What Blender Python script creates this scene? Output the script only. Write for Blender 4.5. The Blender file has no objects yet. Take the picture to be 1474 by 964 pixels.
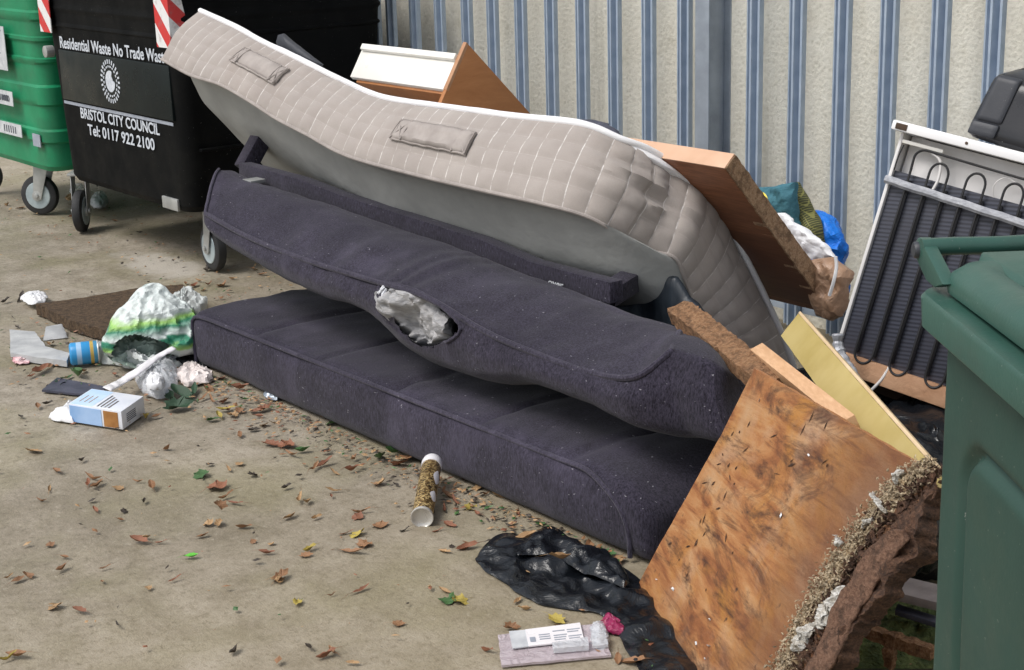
import bpy, bmesh, math, random
from mathutils import Vector, Matrix, noise, geometry
V = Vector
rnd = random.Random(7)
sc = bpy.context.scene
COL = sc.collection
# ------------------------------------------------------------------ camera model
F, W, H, CX, CY, CH = 2300., 1474, 964, 737., 482., 1.55
up = -V((233, -8118, -F)).normalized()
fy = V((0, 0, -1)); fy = (fy - up * fy.dot(up)).normalized()
rx = fy.cross(up)
Rm = Matrix((rx, fy, up))
Ld = Rm @ V((-1887, 597, -F)); Ld.z = 0; Ld.normalize()
U_ = -Ld; N_ = V((-U_.y, U_.x, 0))
if N_.x < 0: N_ = -N_
RC = Matrix((U_, N_, V((0, 0, 1)))) @ Rm      # camera axes -> world (x along the fence, y towards it)
CAM = V((0, 0, CH))
def ray(px, py): return (RC @ V((px - CX, CY - py, -F))).normalized()
def G(px, py, z=0.0):
    d = ray(px, py); return CAM + d * ((z - CH) / d.z)
def PN(px, py, n):
    d = ray(px, py); return CAM + d * (n / d.y)
def PU(px, py, u):
    d = ray(px, py); return CAM + d * (u / d.x)
def PP(px, py, p0, nr):
    d = ray(px, py); return CAM + d * ((p0 - CAM).dot(nr) / d.dot(nr))
RCi = RC.transposed()
def proj(p):
    d = RCi @ (p - CAM); return (CX + F * d.x / -d.z, CY - F * d.y / -d.z)
# ------------------------------------------------------------------ materials
def lin(c):
    return tuple((x / 12.92 if x <= .04045 else ((x + .055) / 1.055) ** 2.4) for x in c)
class NT:
    def __init__(s, name):
        m = bpy.data.materials.new(name); m.use_nodes = True
        s.m = m; s.t = m.node_tree; s.b = s.t.nodes['Principled BSDF']
    def n(s, typ, **kw):
        nd = s.t.nodes.new(typ)
        for k, v in kw.items():
            if k.startswith('i_'):
                key = k[2:].replace('_', ' ')
                nd.inputs[int(key) if key.isdigit() else key].default_value = v
            else: setattr(nd, k, v)
        return nd
    def l(s, a, b): s.t.links.new(a, b)
    def co(s, kind='Object', scale=(1, 1, 1), rot=(0, 0, 0)):
        tc = s.n('ShaderNodeTexCoord'); mp = s.n('ShaderNodeMapping')
        mp.inputs['Scale'].default_value = scale; mp.inputs['Rotation'].default_value = rot
        s.l(tc.outputs[kind], mp.inputs[0]); return mp.outputs[0]
    def noise(s, vec, scale, detail=4, rough=.55, dist=0):
        nd = s.n('ShaderNodeTexNoise'); nd.inputs['Scale'].default_value = scale
        nd.inputs['Detail'].default_value = detail; nd.inputs['Roughness'].default_value = rough
        nd.inputs['Distortion'].default_value = dist
        s.l(vec, nd.inputs['Vector']); return nd.outputs['Fac']
    def ramp(s, fac, stops, interp='LINEAR'):
        r = s.n('ShaderNodeValToRGB'); cr = r.color_ramp; cr.interpolation = interp
        while len(cr.elements) < len(stops): cr.elements.new(.5)
        for e, (p, c) in zip(cr.elements, stops):
            e.position = p; e.color = (c[0], c[1], c[2], 1) if not isinstance(c, (int, float)) else (c, c, c, 1)
        s.l(fac, r.inputs[0]); return r.outputs[0]
    def mix(s, fac, a, b, mode='MIX'):
        m = s.n('ShaderNodeMix', data_type='RGBA', blend_type=mode)
        for sock, v in ((m.inputs[0], fac), (m.inputs[6], a), (m.inputs[7], b)):
            if hasattr(v, 'is_output'): s.l(v, sock)
            elif isinstance(v, (int, float)): sock.default_value = v
            else: sock.default_value = (v[0], v[1], v[2], 1)
        return m.outputs[2]
    def math(s, op, a, b=0.0, c=0.0, clamp=False):
        m = s.n('ShaderNodeMath', operation=op); m.use_clamp = clamp
        for i, v in enumerate((a, b, c)):
            if hasattr(v, 'is_output'): s.l(v, m.inputs[i])
            else: m.inputs[i].default_value = v
        return m.outputs[0]
    def sep(s, vec):
        x = s.n('ShaderNodeSeparateXYZ'); s.l(vec, x.inputs[0]); return x.outputs
    def color(s, c):
        if hasattr(c, 'is_output'): s.l(c, s.b.inputs['Base Color'])
        else: s.b.inputs['Base Color'].default_value = (c[0], c[1], c[2], 1)
    def bump(s, h, strength=.3, dist=.01, prev=None):
        b = s.n('ShaderNodeBump'); b.inputs['Strength'].default_value = strength; b.inputs['Distance'].default_value = dist
        s.l(h, b.inputs['Height'])
        if prev is not None: s.l(prev, b.inputs['Normal'])
        s.l(b.outputs[0], s.b.inputs['Normal']); return b.outputs[0]
    def set(s, **kw):
        for k, v in kw.items():
            sock = s.b.inputs[k.replace('_', ' ')]
            if hasattr(v, 'is_output'): s.l(v, sock)
            else: sock.default_value = v
        return s.m
def pm(name, c1, c2=None, scale=6, rough=.6, bump=.2, bscale=40, bdist=.004, metal=0, stretch=(1, 1, 1), lo=.35, hi=.65, detail=5, spec=.5, coat=0):
    t = NT(name); co = t.co(scale=stretch)
    if c2 is None: t.color(c1)
    else: t.color(t.ramp(t.noise(co, scale, detail), [(lo, c1), (hi, c2)]))
    if bump: t.bump(t.noise(co, bscale, 4), bump, bdist)
    rn = t.ramp(t.noise(co, scale * 1.7, 3), [(.3, max(0, rough - .1)), (.7, min(1, rough + .1))])
    t.set(Roughness=rn, Metallic=metal)
    t.b.inputs['Specular IOR Level'].default_value = spec
    t.b.inputs['Coat Weight'].default_value = coat
    return t.m
# ground -----------------------------------------------------------
def ground_mat():
    t = NT('concrete'); co = t.co()
    big = t.noise(co, 1.1, 4, .6); mid = t.noise(co, 7, 6, .65); fine = t.noise(co, 120, 3, .7)
    base = t.ramp(big, [(.3, (.26, .22, .165)), (.5, (.36, .315, .25)), (.7, (.45, .40, .335))])
    base = t.mix(t.ramp(mid, [(.35, .55), (.62, 0)]), base, (.15, .12, .075))
    # mossy green tint towards the pile
    gm = t.ramp(t.noise(co, 2.3, 5, .6), [(.46, 0), (.66, .55)])
    base = t.mix(gm, base, (.235, .215, .115))
    # broomed scratches
    co2 = t.co(scale=(3.0, 55, 1), rot=(0, 0, math.radians(-12)))
    scr = t.noise(co2, 1.4, 5, .7)
    base = t.mix(t.ramp(scr, [(.26, .28), (.42, 0)]), base, (.14, .12, .09))
    base = t.mix(t.ramp(fine, [(.33, .4), (.47, 0)]), base, (.15, .125, .09))
    base = t.mix(t.ramp(fine, [(.6, 0), (.75, .25)]), base, (.55, .50, .42))
    damp = t.noise(t.co(scale=(.7, 1.2, 1)), 1.7, 5, .6, .5)
    base = t.mix(t.ramp(damp, [(.50, 0), (.66, .35)]), base, (.17, .145, .095))
    grit = t.noise(co, 45, 5, .8)
    base = t.mix(t.ramp(grit, [(.36, .6), (.48, 0)]), base, (.14, .118, .08))
    base = t.mix(t.ramp(grit, [(.56, 0), (.68, .35)]), base, (.50, .46, .38))
    px_ = t.sep(t.co())
    ol = t.math('ADD', t.math('MULTIPLY', px_[0], .22), t.math('MULTIPLY', t.math('SUBTRACT', big, .5), 1.1))
    base = t.mix(t.ramp(t.math('ADD', ol, 1.3), [(.35, 0), (.75, .34)]), base, (.25, .20, .11))
    # worn pale patch in front of the black bin
    xyz = t.sep(t.co())
    dx = t.math('MULTIPLY', t.math('SUBTRACT', xyz[0], -6.25), 1.5); dy = t.math('MULTIPLY', t.math('SUBTRACT', xyz[1], 2.98), 3.4)
    d = t.math('SQRT', t.math('ADD', t.math('MULTIPLY', dx, dx), t.math('MULTIPLY', dy, dy)))
    d = t.math('ADD', d, t.math('MULTIPLY', mid, .9))
    base = t.mix(t.ramp(d, [(.75, .75), (1.35, 0)]), base, (.50, .46, .40))
    t.color(base)
    t.set(Roughness=t.ramp(mid, [(.3, .5), (.6, .8)]))
    b1 = t.bump(scr, .25, .004)
    b2 = t.n('ShaderNodeBump'); b2.inputs['Strength'].default_value = .7; b2.inputs['Distance'].default_value = .004
    t.l(fine, b2.inputs['Height']); t.l(b1, b2.inputs['Normal']); t.l(b2.outputs[0], t.b.inputs['Normal'])
    return t.m
def wall_mat():
    t = NT('roughcast'); co = t.co()
    base = t.ramp(t.noise(co, 1.6, 5, .6), [(.35, (.78, .74, .63)), (.65, (.86, .84, .75))])
    base = t.mix(t.ramp(t.noise(co, 9, 6, .7), [(.55, 0), (.75, .55)]), base, (.48, .44, .33))
    vs = t.co(scale=(9, 9, .6))
    base = t.mix(t.ramp(t.noise(vs, 1.2, 5, .6), [(.56, 0), (.75, .4)]), base, (.30, .30, .24))
    vo = t.n('ShaderNodeTexVoronoi'); vo.inputs['Scale'].default_value = 60; t.l(co, vo.inputs['Vector'])
    hgt = t.math('ADD', t.noise(co, 75, 5, .7), t.math('MULTIPLY', vo.outputs['Distance'], .5))
    base = t.mix(t.ramp(hgt, [(.5, .3), (.72, 0)]), base, (.45, .42, .34))
    t.color(base); t.bump(hgt, .45, .007); t.set(Roughness=.9)
    return t.m
def fabric_mat(name, c1, c2, weave=900, strength=.35):
    t = NT(name); co = t.co()
    st = t.co(scale=(1, 1, .3)); n1 = t.noise(st, 200, 4, .85)
    base = t.ramp(n1, [(.36, tuple(x * .7 for x in c1)), (.64, c2)])
    base = t.mix(t.ramp(t.noise(co, 5, 4), [(.35, .35), (.65, 0)]), base, tuple(x * .6 for x in c1))
    base = t.mix(t.ramp(t.noise(t.co(scale=(1.5, 1, 1)), 2.6, 6, .65), [(.52, 0), (.72, .35)]), base, tuple(min(1, x * 1.9) for x in c2))
    lint = t.ramp(t.noise(t.co(scale=(1, 1, 2)), 85, 2, .4), [(.73, 0), (.77, .6)])
    base = t.mix(lint, base, (.35, .34, .38))
    t.color(base); t.bump(n1, strength, .003); t.set(Roughness=.95)
    t.b.inputs['Sheen Weight'].default_value = .12; t.b.inputs['Sheen Roughness'].default_value = .5
    t.b.inputs['Specular IOR Level'].default_value = .15
    return t.m
def chip_mat(name, a, b, c):
    t = NT(name); co = t.co()
    n1 = t.noise(co, 160, 4, .75); n2 = t.noise(co, 45, 5, .7)
    base = t.ramp(n1, [(.3, a), (.5, b), (.72, c)])
    base = t.mix(t.ramp(n2, [(.38, .7), (.55, 0)]), base, tuple(x * .4 for x in a))
    t.color(base); t.bump(t.math('ADD', n1, n2), 1, .008); t.set(Roughness=.9); return t.m
def grain_mat(name, a, b, c=None, stretch=(1.2, 14, 14), rough=.5, plank=0, bump=.15):
    t = NT(name); co = t.co(scale=stretch)
    g = t.noise(co, 2.2, 6, .6, .6); g2 = t.noise(co, 14, 4, .6)
    base = t.ramp(g, [(.3, a), (.7, b)])
    base = t.mix(t.ramp(g2, [(.4, .5), (.6, 0)]), base, c or tuple(x * .6 for x in a))
    if plank:
        x = t.sep(t.co())
        fl = t.math('FLOOR', t.math('MULTIPLY', x[plank - 1], 1 / .055))
        wn = t.n('ShaderNodeTexWhiteNoise', noise_dimensions='1D'); t.l(fl, wn.inputs['W'])
        base = t.mix(t.ramp(wn.outputs['Value'], [(.2, .75), (.8, 0)]), base, tuple(x * .45 for x in a))
    t.color(base); t.bump(g2, bump, .002); t.set(Roughness=rough); return t.m
def ply_mat():
    t = NT('weathered_plywood'); co = t.co(scale=(1, 1, 1)); x = t.sep(t.co())
    sw = t.co(scale=(1.6, 6, 1), rot=(0, 0, math.radians(8)))
    g = t.noise(sw, 2.0, 6, .62, 1.6)
    base = t.ramp(g, [(.30, (.075, .028, .012)), (.40, (.24, .085, .026)), (.50, (.36, .155, .052)), (.60, (.42, .215, .088)), (.74, (.45, .28, .15))])
    patch = t.noise(co, 5.5, 5, .6, .8)
    base = t.mix(t.ramp(patch, [(.50, 0), (.66, .6)]), base, (.42, .19, .035))
    pale = t.noise(co, 4.2, 4, .6, .5)
    base = t.mix(t.ramp(pale, [(.52, 0), (.7, .6)]), base, (.45, .31, .20))
    dark = t.noise(t.co(scale=(1.0, 3.2, 1), rot=(0, 0, math.radians(10))), 2.6, 9, .76, 1.2)
    base = t.mix(t.ramp(dark, [(.37, .95), (.49, 0)]), base, (.05, .020, .010))
    st2 = t.noise(t.co(scale=(1.4, 16, 1), rot=(0, 0, math.radians(6))), 1.5, 7, .7, 1.0)
    base = t.mix(t.ramp(st2, [(.34, .7), (.46, 0)]), base, (.10, .035, .014))
    spk = t.noise(t.co(scale=(1, .6, 1)), 38, 3, .5)
    base = t.mix(t.ramp(spk, [(.25, .9), (.32, 0)]), base, (.03, .017, .012))
    # wet, stained run next to the rotten side (x = local distance across board)
    edge = t.math('ADD', t.math('ADD', x[0], t.math('MULTIPLY', x[1], -.12)), t.math('MULTIPLY', t.math('SUBTRACT', t.noise(t.co(scale=(1, 5, 1)), 4, 7, .7), .5), .42))
    base = t.mix(t.ramp(edge, [(.38, 0), (.50, .5), (.62, .75)]), base, (.13, .050, .022))
    t.color(base); fine = t.noise(sw, 26, 5, .7)
    t.bump(t.math('ADD', fine, spk), .5, .004)
    t.set(Roughness=t.ramp(patch, [(.3, .75), (.7, .5)])); return t.m
def plastic(name, c, rough=.35, bump=.05, c2=None, dirt=None):
    t = NT(name); co = t.co(); base = c
    big = t.noise(co, 4, 4)
    base = t.ramp(big, [(.35, c), (.7, c2 or tuple(x * 1.18 for x in c))])
    if dirt: base = t.mix(t.ramp(t.noise(co, 6, 7, .7), [(.5, 0), (.72, .55)]), base, dirt)
    sp = t.noise(co, 160, 2, .5); base = t.mix(t.ramp(sp, [(.73, 0), (.77, .3)]), base, (.5, .5, .46))
    t.color(base); t.bump(t.noise(co, 180, 3), bump, .002)
    t.set(Roughness=t.ramp(t.noise(co, 9, 5), [(.3, rough), (.7, rough + .25)])); return t.m
def film(name, c, alpha=1, rough=.18, scale=28, c2=None, trans=0):
    t = NT(name); co = t.co(); n1 = t.noise(co, scale, 5, .6, 1.2)
    t.color(t.ramp(n1, [(.3, c), (.7, c2 or c)])); t.bump(n1, .8, .012)
    t.set(Roughness=rough); t.b.inputs['Alpha'].default_value = alpha
    t.b.inputs['Transmission Weight'].default_value = trans
    return t.m
def quilt_mat():
    t = NT('quilted_taupe_border'); tc = t.n('ShaderNodeTexCoord'); x = t.sep(tc.outputs['UV'])
    co = t.co(); wob = t.math('MULTIPLY', t.math('SUBTRACT', t.noise(co, 7, 3), .5), .12)
    def line(v, w):
        f = t.math('FRACT', t.math('ADD', v, wob)); d = t.math('ABSOLUTE', t.math('SUBTRACT', f, .5))
        return t.ramp(t.math('SUBTRACT', .5, d), [(0, 1), (w, 1), (w + .02, 0)])
    l1 = line(x[0], .010); l2 = line(x[1], .008)
    fine = t.noise(co, 330, 3, .8)
    base = t.ramp(t.noise(co, 5, 5), [(.3, (.325, .287, .260)), (.7, (.40, .358, .326))])
    base = t.mix(t.ramp(fine, [(.35, .35), (.6, 0)]), base, (.30, .26, .25))
    base = t.mix(t.ramp(t.noise(co, 3.1, 6, .7), [(.52, 0), (.72, .5)]), base, (.30, .25, .22))
    dash = t.ramp(t.noise(co, 40, 4, .7), [(.38, 0), (.62, .75)])
    base = t.mix(t.math('MULTIPLY', l1, dash), base, (.80, .77, .75))
    base = t.mix(t.math('MULTIPLY', l2, t.math('MULTIPLY', dash, .2)), base, (.72, .68, .66))
    t.color(base); t.bump(fine, .3, .002); t.set(Roughness=.9)
    t.b.inputs['Sheen Weight'].default_value = .2
    return t.m
def hazard_mat():
    t = NT('red_white_hazard_tape'); x = t.sep(t.co())
    v = t.math('FRACT', t.math('MULTIPLY', t.math('ADD', t.math('ADD', x[0], x[1]), x[2]), 6.5))
    base = t.ramp(v, [(0, (.62, .035, .035)), (.5, (.80, .80, .80))], 'CONSTANT')
    base = t.mix(t.ramp(t.noise(t.co(), 30, 5), [(.55, 0), (.75, .6)]), base, (.3, .2, .2))
    t.color(base); t.set(Roughness=.4); return t.m
def coords_ramp(name, axis, stops, scale=1, off=0, rough=.4, dist=0., dscale=8, bump=0, interp='CONSTANT', trans=0):
    t = NT(name); x = t.sep(t.co()); v = t.math('MULTIPLY_ADD', x[axis], scale, off)
    if dist: v = t.math('ADD', v, t.math('MULTIPLY', t.math('SUBTRACT', t.noise(t.co(), dscale, 4), .5), dist))
    t.color(t.ramp(v, stops, interp)); t.set(Roughness=rough)
    if bump: t.bump(t.noise(t.co(), 30, 5, .6, 1), bump, .01)
    return t.m
def leaf_mat(name, a, b, c):
    t = NT(name); co = t.co()
    oi = t.n('ShaderNodeObjectInfo')
    base = t.ramp(t.noise(co, 30, 5, .7), [(.3, a), (.6, b), (.8, c)])
    base = t.mix(t.math('MULTIPLY', oi.outputs['Random'], .3), base, tuple(x * .45 for x in a))
    t.color(base); t.bump(t.noise(co, 90, 3), .5, .002); t.set(Roughness=.55); return t.m

M = {}
M['ground'] = ground_mat(); M['wall'] = wall_mat()
M['galv'] = pm('galvanised_steel', (.33, .41, .52), (.46, .54, .64), 14, .48, .15, 60, .001, .35, lo=.3, hi=.7)
M['galv_dark'] = pm('galvanised_steel_post', (.29, .33, .38), (.40, .45, .51), 10, .5, .15, 60, .001, .3)
M['purple'] = fabric_mat('aubergine_woven_fabric', (.012, .0105, .017), (.060, .053, .080))

M['piping'] = fabric_mat('aubergine_piping', (.026, .023, .036), (.075, .067, .098))
M['quilt'] = quilt_mat()
M['tape'] = pm('taupe_binding', (.31, .275, .255), (.385, .345, .32), 20, .9, .3, 300, .002)
M['mwhite'] = pm('white_knit_cover', (.78, .78, .80), (.84, .84, .85), 8, .85, .3, 250, .003)
M['under'] = pm('grey_underside_cloth', (.29, .295, .285), (.38, .385, .37), 4, .9, .25, 30, .01)
M['stuff'] = pm('grey_wadding', (.30, .30, .31), (.46, .45, .45), 30, .98, .9, 130, .006, stretch=(1, 1, 3))
M['stuffw'] = pm('frayed_white_wadding', (.55, .56, .60), (.74, .75, .78), 30, .95, .8, 90, .01)
M['lacq'] = pm('cream_lacquer', (.78, .76, .70), (.84, .82, .77), 8, .35, .04)
M['beech'] = grain_mat('orange_beech_veneer', (.36, .135, .040), (.50, .215, .075), (.42, .17, .055), stretch=(10, 2.2, 10))
M['beech_e'] = pm('beech_edging', (.40, .20, .10), (.48, .26, .14), 20, .5)
M['worktop'] = grain_mat('dark_block_laminate', (.22, .085, .040), (.34, .145, .070), (.11, .042, .022), stretch=(1.2, 16, 16), plank=2)
M['worktop_e'] = pm('tan_laminate_edge', (.58, .35, .22), (.66, .42, .28), 9, .4, .05)
M['chip'] = chip_mat('wet_chipboard', (.19, .085, .035), (.33, .175, .085), (.48, .30, .17))
M['chip_l'] = chip_mat('pale_chipboard', (.30, .165, .085), (.43, .27, .155), (.56, .40, .26))
M['pine'] = grain_mat('planed_pine', (.62, .36, .19), (.72, .46, .27), (.50, .27, .13), stretch=(2, 2, 18))
M['yellow'] = pm('mustard_paint', (.42, .32, .10), (.50, .395, .155), 7, .5, .1, 90, .001)
M['yellow_e'] = pm('bare_wood_edge', (.62, .45, .26), (.72, .56, .36), 14, .6, .3, 90, .002)
M['ply'] = ply_mat()
M['rot'] = chip_mat('rotten_wood', (.045, .022, .014), (.11, .055, .032), (.20, .105, .06))
M['bblack'] = plastic('black_bin_plastic', (.0022, .0026, .003), .5, .08, dirt=(.010, .010, .009)); M['bblack'].node_tree.nodes['Principled BSDF'].inputs['Specular IOR Level'].default_value = .12
M['bpanel'] = plastic('black_gloss_panel', (.006, .010, .011), .2, .03, c2=(.010, .016, .017)); M['bpanel'].node_tree.nodes['Principled BSDF'].inputs['Specular IOR Level'].default_value = .2
M['bgreen'] = plastic('green_bin_plastic', (.006, .20, .085), .38, .08, c2=(.012, .27, .12), dirt=(.02, .12, .06))
M['wgreen'] = plastic('dark_green_wheelie_plastic', (.017, .052, .040), .45, .12, c2=(.024, .066, .051), dirt=(.03, .06, .048))
M['wlid'] = plastic('green_lid_plastic', (.027, .080, .062), .30, .15, c2=(.038, .102, .080), dirt=(.04, .075, .058))
M['white_ink'] = pm('worn_white_print', (.50, .54, .60), (.66, .70, .76), 60, .6, 0)
M['line_ink'] = pm('grey_print_line', (.28, .31, .37), (.36, .39, .45), 30, .6, 0)
M['sticker'] = pm('grey_white_sticker', (.45, .47, .50), (.62, .64, .66), 25, .5, .1)
M['ink'] = pm('dark_ink', (.06, .07, .09), (.10, .11, .13), 30, .6, 0)
M['hazard'] = hazard_mat()
M['rubber'] = pm('tyre_rubber', (.018, .019, .021), (.035, .036, .038), 12, .7, .3, 60)
M['zinc'] = pm('zinc_plated_fork', (.36, .37, .36), (.52, .53, .52), 12, .45, .15, 60, .001, .4)
M['rim'] = pm('pale_wheel_rim', (.33, .40, .43), (.50, .58, .60), 12, .4, .1, 40, .001, .2)
M['fwhite'] = pm('fridge_enamel', (.62, .60, .585), (.72, .70, .69), 5, .35, .05)
M['ftop'] = pm('fridge_top_white', (.76, .755, .76), (.80, .795, .80), 5, .35, .05)
M['coil'] = pm('black_condenser_tube', (.012, .012, .014), (.022, .022, .025), 12, .45, .1)
def fin_mat():
    t = NT('condenser_wire_fins'); x = t.sep(t.co())
    f = t.math('FRACT', t.math('MULTIPLY', x[2], 95))
    base = t.ramp(f, [(0, (.02, .021, .030)), (.5, (.082, .088, .118)), (.95, (.035, .038, .052))])
    base = t.mix(t.ramp(t.noise(t.co(), 7, 6), [(.45, 0), (.7, .5)]), base, (.06, .06, .075))
    t.color(base); t.bump(f, .6, .004); t.set(Roughness=.5); return t.m
M['fin'] = fin_mat()
M['duct'] = pm('silver_tape', (.30, .31, .34), (.46, .47, .50), 30, .45, .6, 60, .005, .2)
M['foam'] = pm('brown_insulating_board', (.33, .18, .10), (.44, .26, .155), 14, .85, .6, 60, .006)
M['cave'] = pm('rusty_brown_steel', (.045, .028, .018), (.085, .05, .03), 9, .8, .3)
M['blackp'] = plastic('black_moulded_plastic', (.012, .013, .017), .22, .1, c2=(.02, .021, .026))
M['greyp'] = plastic('dark_grey_plastic', (.028, .031, .040), .45, .15, c2=(.045, .049, .058))
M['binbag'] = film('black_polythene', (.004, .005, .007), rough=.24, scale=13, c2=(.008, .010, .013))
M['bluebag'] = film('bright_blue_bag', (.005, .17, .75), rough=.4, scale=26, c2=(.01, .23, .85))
M['navy'] = pm('navy_shade_tone', (.008, .012, .018), (.018, .026, .036), 6, .5, .3, 12, .01, stretch=(5, 1, 1))  # dark tone of the added shade filler under the mattress
M['teal'] = pm('teal_canvas', (.045, .155, .20), (.07, .21, .26), 9, .85, .5, 26, .02)
def net_mat():
    t = NT('olive_netting'); x = t.sep(t.co(rot=(0, 0, 0)))
    a = t.math('FRACT', t.math('MULTIPLY', t.math('ADD', x[0], x[2]), 95)); b = t.math('FRACT', t.math('MULTIPLY', t.math('SUBTRACT', x[0], x[2]), 95))
    g = t.math('MULTIPLY', t.ramp(a, [(.18, 0), (.3, 1)]), t.ramp(b, [(.18, 0), (.3, 1)]))
    base = t.mix(g, (.30, .29, .09), (.08, .085, .035)); t.color(base); t.bump(g, .8, .006); t.set(Roughness=.7); return t.m
M['net'] = net_mat()
M['wsack'] = pm('white_woven_sack', (.74, .76, .80), (.84, .85, .87), 7, .5, .5, 20, .012)
M['bluein'] = pm('blue_print', (.03, .06, .30), (.08, .13, .42), 20, .6, 0)
M['parcel'] = film('brown_parcel_tape', (.28, .165, .10), rough=.35, scale=22, c2=(.42, .27, .18))
M['yel'] = pm('yellow_plastic', (.75, .60, .02), (.85, .70, .05), 20, .4, .05)
M['clear'] = film('clear_plastic', (.70, .73, .78), alpha=.55, rough=.12, scale=30, c2=(.85, .87, .9))
M['pinkfilm'] = film('pinkish_blister_plastic', (.52, .44, .47), alpha=.75, rough=.2, scale=26, c2=(.68, .60, .64))
M['paper'] = pm('white_paper', (.66, .67, .69), (.80, .80, .81), 20, .8, .4, 60)
M['tissue'] = pm('crumpled_tissue', (.66, .58, .55), (.80, .73, .70), 20, .9, .8, 60, .01)
M['greyfoam'] = pm('grey_polystyrene', (.36, .37, .38), (.50, .51, .51), 16, .8, .4, 90)
M['slate'] = pm('slate_blue_plastic', (.04, .042, .065), (.075, .078, .11), 16, .6, .3)
M['bagint'] = film('pale_green_bag_lining', (.20, .27, .23), rough=.4, scale=14, c2=(.33, .40, .36))
M['skirt'] = film('translucent_white_bag', (.50, .54, .53), alpha=.9, rough=.3, scale=14, c2=(.66, .69, .68))
WH, LM, DG = (.70, .76, .74), (.34, .60, .14), (.03, .22, .13)
M['bagprint'] = coords_ramp('green_white_bag_print', 2, [(.34, WH), (.39, LM), (.46, DG), (.53, DG), (.57, WH), (.72, DG), (.80, LM), (.88, WH)], scale=4.9, off=.0, rough=.35, dist=.36, dscale=6, bump=.8, interp='LINEAR')
M['bagprint'].node_tree.nodes['Noise Texture.001'].inputs['Scale'].default_value = 46
for e, p in zip(M['bagprint'].node_tree.nodes['Color Ramp'].color_ramp.elements, ()): pass
M['magenta'] = film('magenta_film', (.20, .01, .06), rough=.3, c2=(.35, .02, .10))
M['glitter'] = None
def glitter():
    t = NT('gold_glitter_tube'); co = t.co(); vo = t.n('ShaderNodeTexVoronoi'); vo.inputs['Scale'].default_value = 210; t.l(co, vo.inputs['Vector'])
    base = t.ramp(vo.outputs['Color'], [(.25, (.06, .035, .012)), (.5, (.25, .15, .05)), (.72, (.62, .45, .20))])
    t.color(base); t.bump(vo.outputs['Distance'], .6, .003); t.set(Roughness=.3, Metallic=.5); return t.m
M['glitter'] = glitter()
M['capw'] = pm('white_gloss_cap', (.80, .78, .80), (.85, .83, .85), 10, .3, 0)
M['steel'] = pm('dull_silver_base', (.48, .46, .42), (.62, .60, .56), 16, .3, .1, 60, .001, .3)
M['can'] = coords_ramp('blue_can_print', 2, [(0, (.55, .36, .08)), (.16, (.03, .30, .62)), (.40, (.35, .55, .78)), (.62, (.03, .30, .62)), (.9, (.10, .42, .70))], scale=9.0, rough=.3)
M['carton_b'] = pm('pale_blue_carton', (.22, .40, .70), (.38, .55, .82), 9, .5, .1)
M['carton_l'] = pm('light_blue_card', (.48, .66, .88), (.62, .76, .92), 9, .5, .1)
M['carton_w'] = pm('white_card', (.66, .70, .78), (.78, .80, .85), 9, .5, .1)
M['carton_o'] = pm('brown_print', (.30, .13, .035), (.42, .20, .06), 30, .5, .1)
M['rustw'] = chip_mat('mossy_rotten_plank', (.05, .03, .018), (.12, .075, .04), (.19, .125, .07))
M['oldgrey'] = pm('weathered_grey_board', (.20, .17, .165), (.32, .28, .27), 14, .8, .4)
M['moss'] = pm('moss', (.05, .075, .02), (.12, .15, .045), 30, .95, 1, 80, .02)
M['l_brown'] = leaf_mat('brown_leaf', (.22, .105, .05), (.34, .18, .085), (.44, .27, .15))
M['l_rust'] = leaf_mat('russet_leaf', (.20, .075, .04), (.30, .125, .065), (.38, .20, .11))
M['l_tan'] = leaf_mat('tan_leaf', (.36, .20, .09), (.46, .30, .15), (.52, .38, .2))
M['l_yellow'] = leaf_mat('yellow_leaf', (.36, .26, .04), (.50, .40, .09), (.36, .30, .12))
M['l_green'] = leaf_mat('green_leaf', (.03, .095, .025), (.07, .16, .045), (.14, .22, .06))
M['l_lime'] = leaf_mat('lime_leaf', (.10, .48, .03), (.16, .62, .06), (.2, .6, .08))
M['l_dark'] = leaf_mat('dark_green_leaf', (.02, .055, .03), (.04, .09, .045), (.07, .13, .06))
M['l_black'] = leaf_mat('decayed_leaf', (.03, .022, .018), (.06, .045, .03), (.09, .07, .05))
# ------------------------------------------------------------------ objects
def tag(o, label=None, cat=None, group=None, kind=None):
    if label: o['label'] = label
    if cat: o['category'] = cat
    if group: o['group'] = group
    if kind: o['kind'] = kind
    return o
def thing(name, label, cat, loc=(0, 0, 0), group=None):
    o = bpy.data.objects.new(name, None); o.empty_display_size = .1; COL.objects.link(o); o.location = loc
    o['_l'] = 0; del o['_l']
    return tag(o, label, cat, group)
def base_of(p):
    b = V((0, 0, 0))
    while p is not None: b += V(p.location); p = p.parent
    return b
def link(name, me, mats, parent=None, loc=None, smooth=True):
    """me holds world coordinates; they are moved into the object's own frame"""
    base = base_of(parent)
    org = V(loc) if loc is not None else (base if parent else sum((v.co for v in me.vertices), V()) / max(1, len(me.vertices)))
    for v in me.vertices: v.co -= org
    o = bpy.data.objects.new(name, me); COL.objects.link(o)
    o.parent = parent; o.location = org - base
    for m in (mats if isinstance(mats, (list, tuple)) else [mats]): me.materials.append(m)
    if smooth:
        me.polygons.foreach_set('use_smooth', [True] * len(me.polygons))
        try: me.set_sharp_from_angle(angle=math.radians(38))
        except Exception: pass
    me.update(); return o
def mesh(verts, faces, mi=None):
    me = bpy.data.meshes.new('m'); me.from_pydata([tuple(v) for v in verts], [], faces)
    if mi: me.polygons.foreach_set('material_index', mi)
    me.update(); return me
def bm_mesh(bm):
    me = bpy.data.meshes.new('m'); bm.to_mesh(me); bm.free(); return me
def fbm(p, s=1, o=3):
    return noise.fractal(p * s, 1.0, 2.0, o, noise_basis='PERLIN_ORIGINAL')
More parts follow.
